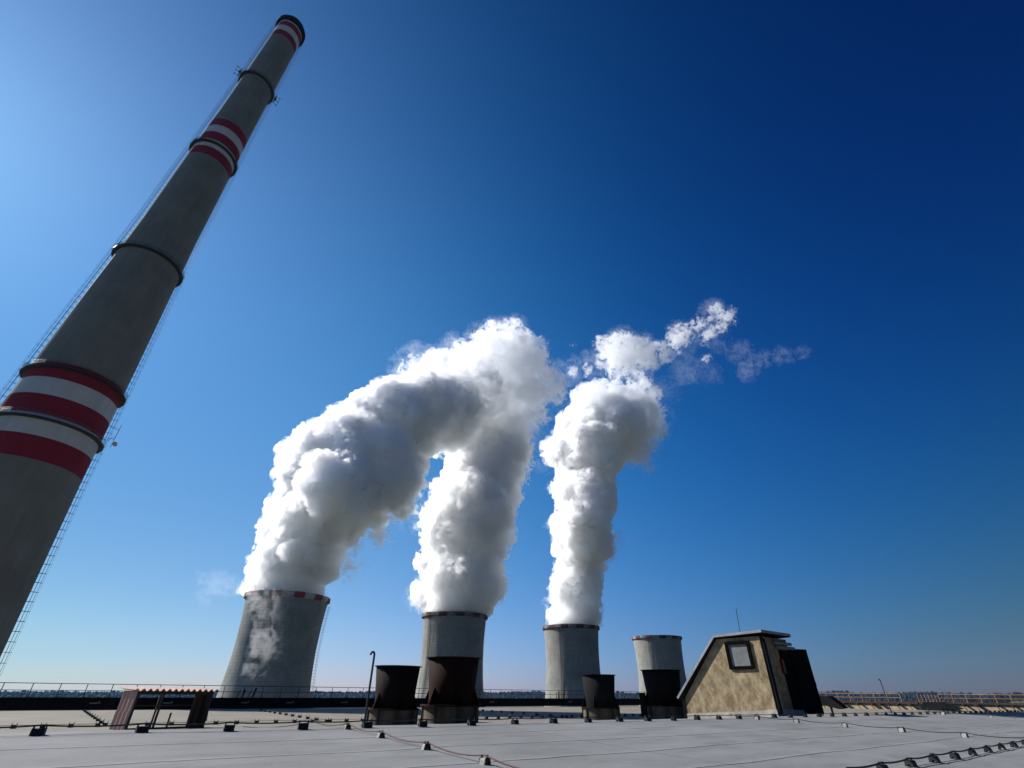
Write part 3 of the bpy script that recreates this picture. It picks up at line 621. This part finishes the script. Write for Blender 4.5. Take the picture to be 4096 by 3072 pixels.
rowD = [RG(38.6, p) for p in (10.0, 8.0, 6.2, 4.4)]
place(protoD, rowD, BR); wire('conductor_wire', 'thin dark wire across the grey roof at the far right', [RG(38.4, 10.8)] + rowD, 0.013, M_WIRE, 0.05); drop(protoD)
# tiny ones on the lower roof: one mesh each
b = MB(); b.box((0, 0, 0.05), (0.16, 0.13, 0.1)); b.box((0.07, 0, 0.09), (0.02, 0.03, 0.14)); b.box((-0.07, 0, 0.09), (0.02, 0.03, 0.14)); b.v = [tuple(c * 1.25 for c in v) for v in b.v]
tiny = b.build('conductor_holder', M_PLASTIC)
def tiny_row(pts, rz, label, group):
    for p in pts:
        c = tiny.copy(); C.objects.link(c); c.location = p; c.rotation_euler = (0, 0, rz); tag(c, label, 'wire holder', group)
far_row = [RG(-8 + 1.0 * i, 34.2 - 0.045 * i) for i in range(0, 75)]
tiny_row(far_row, BR, 'tiny black wire holder in the long row across the beige lower roof', 'wire holders across the lower roof')
wire('conductor_wire', 'thin wire across the beige lower roof behind the shelter and vents', far_row, 0.010, M_WIRE, 0.02)
for s, ds, p0, p1, n, lab in ((12.8, 0.12, 33.2, 58, 10, 'tiny wire holder in the cross row behind the hooked pipe'), (31, 0.28, 32, 60, 11, 'tiny wire holder in the shaded cross row between the vents'), (2.33, 0.0, 34.5, 62, 9, 'tiny wire holder in the cross row left of the shelter')):
    row = [RG(s + ds * (p1 - p0) * i / n, p0 + (p1 - p0) * i / n) for i in range(n + 1)]
    tiny_row(row, BR, lab, lab.replace('tiny wire holder in', 'wire holders in')); wire('conductor_wire', lab.replace('tiny wire holder in', 'thin wire along'), row, 0.008, M_WIRE, 0.02)
bpy.data.objects.remove(tiny)
# brown steel stubs behind the parapet, between the towers
for s, lab in ((15.6, 'bundle of rusty and ochre stubs on the parapet under the nearest tower'), (64.0, 'bundle of ochre pipe stubs behind the railing near the smallest vent')):
    t = thing('pipe_stubs', lab, 'pipes', G(s, 68.2, -0.8), BR); rnd = random.Random(int(s))
    for i in range(4):
        b = MB(); b.tube([(i * 0.55, 0, 0), (i * 0.55 + rnd.uniform(-0.1, 0.25), 0, rnd.uniform(0.75, 1.05))], 0.09, 6); b.build('pipe', (M_YEL, M_RUST)[i % 2], t)
# ------------------------------------------------------------------ steam
def lattice_noise(shape, cell, rng):
    """smooth value noise on a grid, feature size in voxels"""
    n = [int(math.ceil(s / cell)) + 3 for s in shape]; g = rng.random(n).astype(np.float32) * 2 - 1
    for ax in range(3):
        q = np.arange(shape[ax]) / cell; i = q.astype(int); t = (q - i).astype(np.float32); t = t * t * (3 - 2 * t)
        a = np.take(g, i, axis=ax); b = np.take(g, i + 1, axis=ax); sh = [1, 1, 1]; sh[ax] = -1
        t = t.reshape(sh); g = a + (b - a) * t
    return g
def surface_net(Fd):
    """quads of the zero level of a 3-D field (positive inside)"""
    ins = Fd > 0; nx, ny, nz = Fd.shape; acc = np.zeros((nx - 1, ny - 1, nz - 1, 3), np.float32); cnt = np.zeros((nx - 1, ny - 1, nz - 1), np.float32)
    for ax in range(3):
        o1, o2 = [a for a in range(3) if a != ax]
        for d1 in (0, 1):
            for d2 in (0, 1):
                lo = [slice(0, s - 1) for s in Fd.shape]; lo[o1] = slice(d1, Fd.shape[o1] - 1 + d1); lo[o2] = slice(d2, Fd.shape[o2] - 1 + d2)
                hi = list(lo); hi[ax] = slice(1, Fd.shape[ax]); a, b = Fd[tuple(lo)], Fd[tuple(hi)]
                x = (a > 0) != (b > 0); t = np.where(x, a / np.where(x, a - b, 1), 0)
                acc[..., ax] += t; acc[..., o1] += d1 * x; acc[..., o2] += d2 * x; cnt += x
    act = cnt > 0; idx = np.full(cnt.shape, -1, np.int64); idx[act] = np.arange(act.sum())
    V = np.argwhere(act).astype(np.float32) + acc[act] / cnt[act][:, None]; Q = []
    for ax in range(3):
        o1, o2 = [(1, 2), (2, 0), (0, 1)][ax]
        lo = [slice(0, s) for s in Fd.shape]; hi = list(lo); lo[ax] = slice(0, Fd.shape[ax] - 1); hi[ax] = slice(1, Fd.shape[ax])
        a, b = ins[tuple(lo)], ins[tuple(hi)]; e = np.argwhere(a != b); e = e[(e[:, o1] > 0) & (e[:, o2] > 0) & (e[:, o1] < Fd.shape[o1] - 1) & (e[:, o2] < Fd.shape[o2] - 1)]
        fl = a[tuple(e.T)]; c = []
        for d1, d2 in ((0, 0), (1, 0), (1, 1), (0, 1)):
            q = e.copy(); q[:, o1] -= d1; q[:, o2] -= d2; c.append(idx[tuple(q.T)])
        c = np.stack(c, 1); c[~fl] = c[~fl][:, ::-1]; Q.append(c)
    return V, np.concatenate(Q)
def stamp(Fd, org, vox, c, r):
    lo = np.maximum(((c - r * 1.25 - org) / vox).astype(int), 0); hi = np.minimum(((c + r * 1.25 - org) / vox).astype(int) + 2, Fd.shape)
    if (hi <= lo).any(): return
    g = [((np.arange(lo[k], hi[k]) * vox + org[k] - c[k]) ** 2).astype(np.float32) for k in range(3)]
    d = r - np.sqrt(g[0][:, None, None] + g[1][None, :, None] + g[2][None, None, :]); v = Fd[lo[0]:hi[0], lo[1]:hi[1], lo[2]:hi[2]]; np.maximum(v, d, out=v)
def plume_mesh(balls, zcut, seed, vox, wisp_only=False):
    """dense body, its solid core, thinner upper body, shreds and veil, all from one set of balls"""
    rng = np.random.default_rng(seed); B = np.array(balls, float); B[:, 2] += EYE
    org = (B[:, :3] - B[:, 3:4] * 1.6).min(0) - 4; top = (B[:, :3] + B[:, 3:4] * 1.6).max(0) + 4; shape = np.ceil((top - org) / vox).astype(int)
    def dirs(n):
        v = rng.normal(size=(n, 3)); return v / np.linalg.norm(v, axis=1)[:, None]
    def val(Fd, c):
        i = np.clip(((c - org) / vox).astype(int), 0, np.array(Fd.shape) - 1); return Fd[tuple(i)]
    def puffs(sel, n1, n2, n3, back):
        Fd = np.full(shape, back, np.float32); S = [(np.array(q[:3]), q[3] * (rng.uniform(0.86, 1.1) if q[2] > zcut + 25 else 0.95)) for q in B if q[4] == sel]
        for c, r in S: stamp(Fd, org, vox, c, r * 0.88)
        for n, lo, hi, s0, s1, cul in ((n1, 0.15, 0.5, 0.35, 0.9, 0.9), (n2, 0.24, 0.48, 0.3, 0.65, 0.8), (n3, 0.28, 0.5, 0.4, 0.6, 0.6)):
            if not n: break
            N = []
            for c0, r0 in S:
                if r0 < 1.8: continue
                for d in dirs(n):
                    r1 = r0 * rng.uniform(lo, hi); c = c0 + d * (r0 * 0.93 - r1 * rng.uniform(s0, s1))
                    if val(Fd, c) < r1 * cul: N.append((c, r1))
            for c, r in N: stamp(Fd, org, vox, c, r)
            S = N
        return Fd
    oct_ = [lattice_noise(shape, q / vox, rng) for q in (22, 12, 7.5, 4.8, 3.1, 2.1)]
    fb = sum(o * a for o, a in zip(oct_, (1.3, 0.9, 0.8, 0.6, 0.5, 0.45)))
    bil = sum((np.abs(o + 0.35 * o2) - 0.3) * a for o, o2, a in zip(oct_, oct_[1:] + oct_[:1], (10.0, 8.5, 6.8, 5.0, 3.4, 2.2)))
    rid = 1 - np.abs(sum(lattice_noise(shape, q / vox, rng) * a for q, a in ((12, 0.8), (6, 0.55), (3, 0.45), (1.8, 0.35)))) * 2
    zc = (zcut - org[2]) / vox; iz = np.arange(shape[2])
    def net(Fd, cut=0.0):
        Fd = Fd.copy(); Fd[:, :, iz < zc + cut / vox] = -1
        for ax in range(3):
            s = [slice(None)] * 3
            for e in (0, -1): s[ax] = e; Fd[tuple(s)] = -1
        if not (Fd > 0).any(): return np.zeros((0, 3)), np.zeros((0, 4), int)
        bb = [np.where((Fd > 0).any(axis=tuple(a for a in range(3) if a != ax)))[0] for ax in range(3)]
        lo = np.array([b[0] - 1 for b in bb]); hi = [b[-1] + 2 for b in bb]
        v, q = surface_net(Fd[lo[0]:hi[0], lo[1]:hi[1], lo[2]:hi[2]]); return (v + lo) * vox + org, q
    out = {}
    if not wisp_only:
        F0 = puffs(0.0, 34, 8, 0, -6.0); F1 = F0 + (bil * 0.85 + fb * 0.35) * np.clip((iz - zc) * vox / 28.0, 0.3, 1.0)[None, None, :]; F1[F0 < -4.5] = -1; out['steam_body'] = net(F1); Fc = F1 - 5.2; Fc[F0 < 0.5] = -1; out['dense_core'] = net(Fc)
        F5 = puffs(0.5, 26, 6, 0, -6.0); Fm = np.minimum(F5, 6.5) + bil * 0.55 + fb * 0.9 + (rid - 0.62) * 7.0; Fm[F5 < -5.5] = -1; out['upper_body'] = net(Fm, 3)
    F2 = puffs(1.0, 16, 8, 0, -9.0); Fw = np.minimum(F2 * 0.6, 2.6) + (rid - 0.66) * 7.5 + fb * 1.8 - (1.0 if not wisp_only else -0.6); Fw[F2 < -5.5] = -1
    if not wisp_only:                                          # torn fringe round the body, stronger with height
        hz = np.clip(((iz * vox + org[2]) - 125.0) / 90.0, 0.25, 1.0)[None, None, :]; Fa = np.maximum(F0, F5); fr = (rid - 0.66) * 7.5 + fb * 1.5 - 0.6 + 1.4 * hz - np.abs(Fa + 1.0) * 0.55; fr[Fa < -5.0] = -1; Fw = np.maximum(Fw, fr)
    out['steam_shreds'] = net(Fw, 0 if wisp_only else 1)
    F3 = np.full(shape, -14.0, np.float32)
    for x, y, z, r, w in B:
        if w >= 1: stamp(F3, org, vox, np.array((x, y, z)), r * (1.25 if w == 1 else 1.0))
    Fv = np.minimum(F3 * 0.35, 1.8) + (rid - 0.66) * 7.0 + fb * 1.8 - (0.6 if not wisp_only else -0.4); Fv[F3 < -3.5] = -1; out['thin_veil'] = net(Fv, 0 if wisp_only else 4)
    return out
def np_mesh(name, V, Q, mat, parent=None, smooth=True):
    me = bpy.data.meshes.new(name); me.vertices.add(len(V)); me.vertices.foreach_set('co', V.astype(np.float32).ravel())
    me.loops.add(Q.size); me.loops.foreach_set('vertex_index', Q.ravel().astype(np.int32)); me.polygons.add(len(Q))
    me.polygons.foreach_set('loop_start', np.arange(0, Q.size, 4, dtype=np.int32)); me.update(calc_edges=True); me.validate()
    if smooth: me.polygons.foreach_set('use_smooth', [True] * len(me.polygons))
    me.materials.append(mat); o = bpy.data.objects.new(name, me); C.objects.link(o); o.parent = parent; return o
def m_core():
    k = NT('dense_steam'); b = k.b; b.inputs['Base Color'].default_value = (0.997, 0.997, 0.997, 1); b.inputs['Roughness'].default_value = 1.0; b.inputs['Specular IOR Level'].default_value = 0.0
    b.subsurface_method = 'RANDOM_WALK'; b.inputs['Subsurface Weight'].default_value = 1.0; b.inputs['Subsurface Radius'].default_value = (1, 1, 1); b.inputs['Subsurface Scale'].default_value = 50.0
    return k.m
def m_vapour(name, dens, g=0.3):
    m = bpy.data.materials.new(name); m.use_nodes = True; nt = m.node_tree; nt.nodes.clear()
    out = nt.nodes.new('ShaderNodeOutputMaterial'); v = nt.nodes.new('ShaderNodeVolumePrincipled'); v.inputs['Density'].default_value = dens
    v.inputs['Color'].default_value = (1, 1, 1, 1); v.inputs['Anisotropy'].default_value = g
    nt.links.new(v.outputs[0], out.inputs['Volume']); m.cycles.homogeneous_volume = True; return m
M_CORE = m_core()
M_VAP = dict(steam_body=m_vapour('steam', 0.26, 0.5), dense_core=M_CORE, upper_body=m_vapour('thinning_steam', 0.10, 0.5), steam_shreds=m_vapour('shredded_steam', 0.11, 0.5), thin_veil=m_vapour('thin_steam', 0.006, 0.4))
M_DOWN = dict(steam_shreds=m_vapour('downwash_steam', 0.022, 0.5), thin_veil=m_vapour('thin_downwash', 0.006, 0.4)); M_FAINT = dict(steam_shreds=m_vapour('faint_steam', 0.004, 0.4), thin_veil=m_vapour('fainter_steam', 0.003, 0.4))
PLUMES = [
  ('steam_plume', [[-171.7,396.7,63.9,27.6,0.0],[-173.0,393.2,68.6,28.3,0.0],[-174.4,403.7,83.5,29.1,0.0],[-184.2,396.0,81.8,19.6,0.0],[-163.9,387.3,94.1,30.1,0.0],[-187.2,397.6,103.8,15.9,0.0],[-173.0,414.5,118.3,34.8,0.0],[-184.2,403.0,128.8,19.5,0.0],[-153.3,384.1,124.9,34.3,0.0],[-181.0,386.0,141.1,16.2,0.0],[-175.6,388.9,154.7,22.8,0.0],[-165.3,395.6,161.9,34.5,0.0],[-136.7,361.7,132.6,30.9,0.0],[-185.8,393.2,173.8,20.5,0.0],[-169.6,383.3,180.7,22.8,0.0],[-145.9,384.5,172.6,34.5,0.0],[-124.4,387.4,150.5,33.0,0.0],[-125.0,390.1,173.2,38.0,0.0],[-158.5,398.3,204.7,21.0,0.0],[-141.2,408.6,202.7,34.4,0.0],[-108.2,393.5,166.0,28.0,0.0],[-130.2,412.3,225.0,34.9,0.0],[-118.7,389.1,227.4,23.7,0.0],[-136.1,397.7,227.1,20.9,0.0],[-111.7,406.7,199.7,34.4,0.0],[-99.6,404.0,185.2,17.7,0.0],[-99.4,397.4,219.7,32.7,0.0],[-90.3,406.3,204.6,22.6,0.0],[-100.4,392.0,136.9,15.3,0.0],[-118.8,396.7,127.4,18.1,0.0],[-82.9,411.3,232.9,34.2,0.0],[-97.2,412.5,255.1,21.1,0.0],[-71.7,433.6,232.0,25.6,0.0],[-65.9,448.9,260.3,36.2,0.0],[-55.1,454.3,281.6,32.2,0.5],[-41.5,465.1,258.1,30.9,0.5],[-35.0,459.9,291.6,37.1,0.5],[-26.0,473.7,327.0,34.7,0.5],[-11.5,482.6,299.8,33.2,0.5],[-3.7,489.1,345.0,33.8,0.5],[13.1,465.2,321.6,26.4,0.5],[-18.8,485.3,367.5,24.8,0.5],[7.8,484.2,363.3,24.7,0.5],[27.8,478.6,345.0,16.1,0.5],[13.2,476.8,296.4,23.0,0.5],[-58.0,444.6,227.1,17.3,0.5],[-38.9,473.1,247.7,20.7,0.5],[-19.1,488.4,268.2,22.7,0.5],[-101.1,429.1,286.1,22.4,1],[-106.6,416.7,286.6,14.6,1],[-85.0,431.9,297.4,22.8,1],[-70.1,431.9,303.8,23.0,1],[-57.7,452.1,324.9,22.7,1],[-38.7,471.6,364.1,23.1,1],[-15.8,467.5,375.8,20.9,1],[1.7,476.8,391.2,16.7,1],[31.0,476.8,361.7,15.1,1],[33.3,479.0,331.4,19.8,1],[29.0,466.3,290.1,24.1,1],[46.0,471.2,306.3,19.1,1],[23.6,472.2,268.8,21.1,1],[12.8,467.4,248.2,20.5,1],[-76.4,451.0,291.6,26.0,1],[-152.3,393.5,224.5,7.7,1],[-164.4,396.0,215.6,7.6,1],[-106.8,393.9,105.5,9.4,1],[-115.3,401.2,119.0,9.0,1],[-90.0,413.9,139.6,10.4,1],[-86.4,416.5,157.9,10.0,1],[-124.9,384.3,95.5,10.4,1],[-133.4,395.3,85.6,11.8,1],[54.4,477.4,297.3,12.0,1],[1.6,477.0,403.0,7.2,1],[-99.5,408.0,280.7,28.7,2],[-60.5,469.9,344.6,33.9,2],[-9.8,465.3,370.5,25.9,2],[39.8,469.6,286.0,26.7,2],[52.7,479.6,318.4,16.8,2],[-123.4,395.4,91.1,15.8,2],[-138.1,408.0,81.2,14.1,2],[-90.1,407.7,133.3,15.7,2],[-167.2,392.4,213.7,10.5,2],[-191.0,393.8,185.4,8.0,2]], 0, M_VAP, 11, 0.945, 'broad white steam plume leaning right out of the nearest, left cooling tower'),
  ('steam_plume', [[-52.7,491.6,64.6,26.4,0.0],[-52.4,487.9,77.3,33.5,0.0],[-74.2,495.4,78.3,17.8,0.0],[-36.4,491.3,86.3,26.6,0.0],[-49.6,481.4,94.8,34.1,0.0],[-69.9,493.1,107.8,18.6,0.0],[-31.5,503.7,110.5,23.6,0.0],[-48.7,503.7,121.8,33.2,0.0],[-68.3,483.5,127.9,20.7,0.0],[-26.2,477.2,124.4,22.2,0.0],[-47.8,479.7,138.5,37.3,0.0],[-73.9,490.3,154.8,18.9,0.0],[-19.8,466.6,148.8,22.6,0.0],[-4.5,489.0,136.0,10.1,0.0],[-10.3,485.5,123.1,8.1,0.0],[-44.6,477.9,164.2,38.5,0.0],[-61.8,485.4,179.2,20.3,0.0],[-17.6,486.8,180.3,24.4,0.0],[-32.6,496.5,197.0,39.4,0.0],[-48.0,499.7,212.9,23.8,0.0],[-9.7,488.7,207.6,25.3,0.0],[-24.0,510.4,234.0,39.8,0.0],[0.3,484.4,225.1,21.5,0.0],[-43.3,493.1,230.4,23.0,0.0],[-16.4,501.3,259.7,33.9,0.5],[-40.0,491.0,251.1,29.3,0.5],[0.0,484.8,254.3,18.6,0.5],[-29.7,478.8,271.9,32.1,0.5],[8.0,486.9,234.9,17.7,1],[13.3,491.2,214.4,13.3,1],[8.1,485.1,190.3,11.8,1],[10.7,488.5,271.7,19.0,1],[-8.5,488.6,280.9,24.7,1],[-92.6,492.2,146.5,9.3,1],[-98.5,490.8,158.1,8.5,1],[-77.5,491.9,71.6,10.8,1],[-9.7,487.4,92.1,8.6,1],[-83.7,489.5,91.8,7.7,1],[-87.1,493.8,75.9,10.1,1],[24.4,500.5,241.7,18.7,2],[3.1,482.4,189.1,14.7,2],[-1.2,497.6,130.0,11.6,2],[-90.0,497.6,76.4,11.9,2],[-7.6,493.5,97.6,9.6,2]], 0, M_VAP, 12, 0.945, 'upright billowing steam plume from the middle steaming tower, behind the large rusty vent'),
  ('steam_plume', [[68.6,574.6,63.0,25.6,0.0],[72.1,571.3,75.4,25.9,0.0],[50.5,576.0,71.2,9.6,0.0],[74.5,574.2,92.3,24.7,0.0],[58.6,569.5,93.8,13.8,0.0],[79.9,577.3,112.5,25.5,0.0],[66.3,581.6,118.3,14.5,0.0],[84.5,584.2,134.6,26.5,0.0],[66.0,568.0,138.5,15.6,0.0],[84.1,556.3,148.8,29.0,0.0],[65.8,568.0,165.3,18.3,0.0],[103.9,573.3,161.7,18.3,0.0],[85.6,541.2,168.3,30.1,0.0],[69.3,571.6,191.9,15.6,0.0],[104.9,562.4,192.1,19.8,0.0],[93.4,562.6,203.7,33.4,0.0],[76.1,568.1,217.5,21.7,0.0],[112.5,570.3,224.8,20.7,0.0],[97.4,579.0,240.7,36.7,0.0],[80.0,582.8,255.1,24.2,0.0],[67.3,571.9,266.6,21.8,0.0],[53.0,580.1,275.0,13.6,0.0],[106.7,562.6,266.0,39.2,0.0],[87.8,576.5,292.9,26.1,0.0],[125.4,587.9,306.3,44.5,0.0],[95.2,573.8,312.9,22.7,0.0],[142.7,562.1,303.6,37.9,0.0],[116.6,560.4,327.3,36.3,0.5],[167.0,567.6,313.9,31.0,0.5],[146.6,575.6,344.1,32.3,0.5],[126.2,565.9,353.2,19.3,0.5],[181.4,571.4,298.4,19.6,0.5],[180.3,571.6,334.7,22.8,0.5],[152.3,577.3,280.2,20.7,0.5],[165.6,574.3,268.8,15.6,0.5],[100.3,575.7,336.0,20.6,1],[85.1,568.7,313.5,17.6,1],[65.4,572.4,290.6,12.4,1],[54.9,576.3,252.0,10.8,1],[53.7,578.6,215.1,9.3,1],[51.0,568.3,168.0,8.7,1],[196.5,584.4,357.7,20.9,1],[199.2,583.2,334.0,20.5,1],[196.8,578.2,305.6,17.4,1],[182.5,574.6,279.3,15.7,1],[172.5,571.4,257.7,13.0,1],[178.6,577.8,247.5,8.2,1],[156.8,580.4,261.5,9.6,1],[178.6,584.9,373.6,18.6,1],[191.6,579.8,378.5,14.6,1],[160.3,574.9,378.9,14.6,1],[111.4,566.2,138.5,12.4,1],[118.5,573.0,153.6,10.6,1],[45.8,575.5,85.1,7.9,1],[145.5,562.1,419.3,24.3,1],[168.3,576.5,443.5,26.5,1],[189.0,576.6,439.4,24.9,1],[205.1,577.9,427.5,20.6,1],[157.1,563.5,399.6,22.6,1],[171.2,568.9,395.4,17.3,1],[224.6,570.3,430.8,17.6,1],[242.6,566.4,441.1,16.3,1],[263.0,582.8,467.8,16.8,1],[253.6,571.1,474.8,11.1,1],[269.0,574.4,474.9,12.6,1],[288.7,571.9,487.1,12.6,1],[296.4,577.9,490.3,9.2,1],[312.4,578.3,502.4,12.0,1],[327.4,575.8,514.1,13.5,1],[331.9,564.2,495.3,11.7,1],[328.6,573.2,485.0,10.4,1],[313.5,575.3,479.0,9.7,1],[301.2,575.8,468.2,8.3,1],[347.2,571.3,514.3,8.4,1],[333.9,578.6,531.6,9.4,1],[343.3,569.6,488.7,7.6,1],[291.1,571.3,448.2,7.5,1],[292.6,575.6,421.8,8.0,1],[282.3,573.1,471.3,8.3,1],[188.5,582.4,400.7,13.5,1],[136.6,573.7,449.8,11.2,1],[92.0,571.8,441.5,5.6,1],[107.6,571.8,396.5,9.4,1],[90.3,569.9,395.0,8.1,1],[122.3,564.0,143.3,15.5,2],[203.1,578.9,324.3,25.2,2],[180.3,577.1,260.3,17.8,2],[184.0,588.3,408.9,34.3,2],[312.5,565.0,491.0,31.1,2],[273.1,588.9,472.8,28.3,2],[319.8,571.3,450.4,16.9,2],[351.0,584.1,441.0,20.2,2],[374.8,571.0,420.3,13.0,2],[406.0,568.5,424.9,16.7,2],[441.7,573.9,434.6,10.3,2],[353.2,579.3,403.2,16.9,2],[255.6,574.4,404.4,25.2,2],[219.1,568.6,359.9,20.5,2],[281.8,563.5,384.9,19.2,2],[116.3,561.4,397.6,23.3,2],[84.6,577.1,399.9,23.8,2],[39.7,577.7,245.9,12.0,2],[45.6,572.2,84.6,9.8,2]], 0, M_VAP, 13, 0.997, 'slender steam plume of the third cooling tower, breaking into shreds at its top'),
  ('steam_wisp', [[-169.2,360.0,46.0,6.9,1],[-160.7,360.0,49.9,6.4,1],[-162.6,360.0,39.8,7.4,1],[-170.1,360.0,38.3,4.5,1],[-163.3,360.0,31.4,6.7,1],[-159.8,360.0,24.6,6.6,1],[-153.3,360.0,21.1,3.8,1],[-165.5,360.0,23.2,4.4,1],[-176.4,360.0,54.2,4.7,1],[-159.1,360.0,55.9,5.3,1],[-162.4,360.0,12.7,4.3,1],[-167.6,360.0,10.0,3.2,1]], 1, M_DOWN, 14, 0.735, 'thin wisp of steam sinking down the shaded face of the nearest cooling tower'),
  ('steam_wisp', [[-227.1,395.5,68.5,8.4,1],[-231.0,394.6,60.7,5.7,1],[-216.3,396.7,66.8,5.2,1],[-239.7,395.2,74.1,3.9,1]], 1, M_FAINT, 15, 0.945, 'faint wisp of steam in the sky left of the nearest cooling tower'),
]
for nm, pts, wo, mats, seed, vox, lab in PLUMES:
    base = np.array((pts[0][0], pts[0][1], pts[0][2] + EYE)); t = thing(nm, lab, 'steam plume' if not wo else 'steam wisp', tuple(base), 0, 'steam plumes' if not wo else None)
    for part, (Vv, Qv) in plume_mesh(pts, 100.6 if not wo else 0, seed, vox, wo).items():
        if len(Qv): np_mesh(part, Vv - base, Qv, mats[part], t)
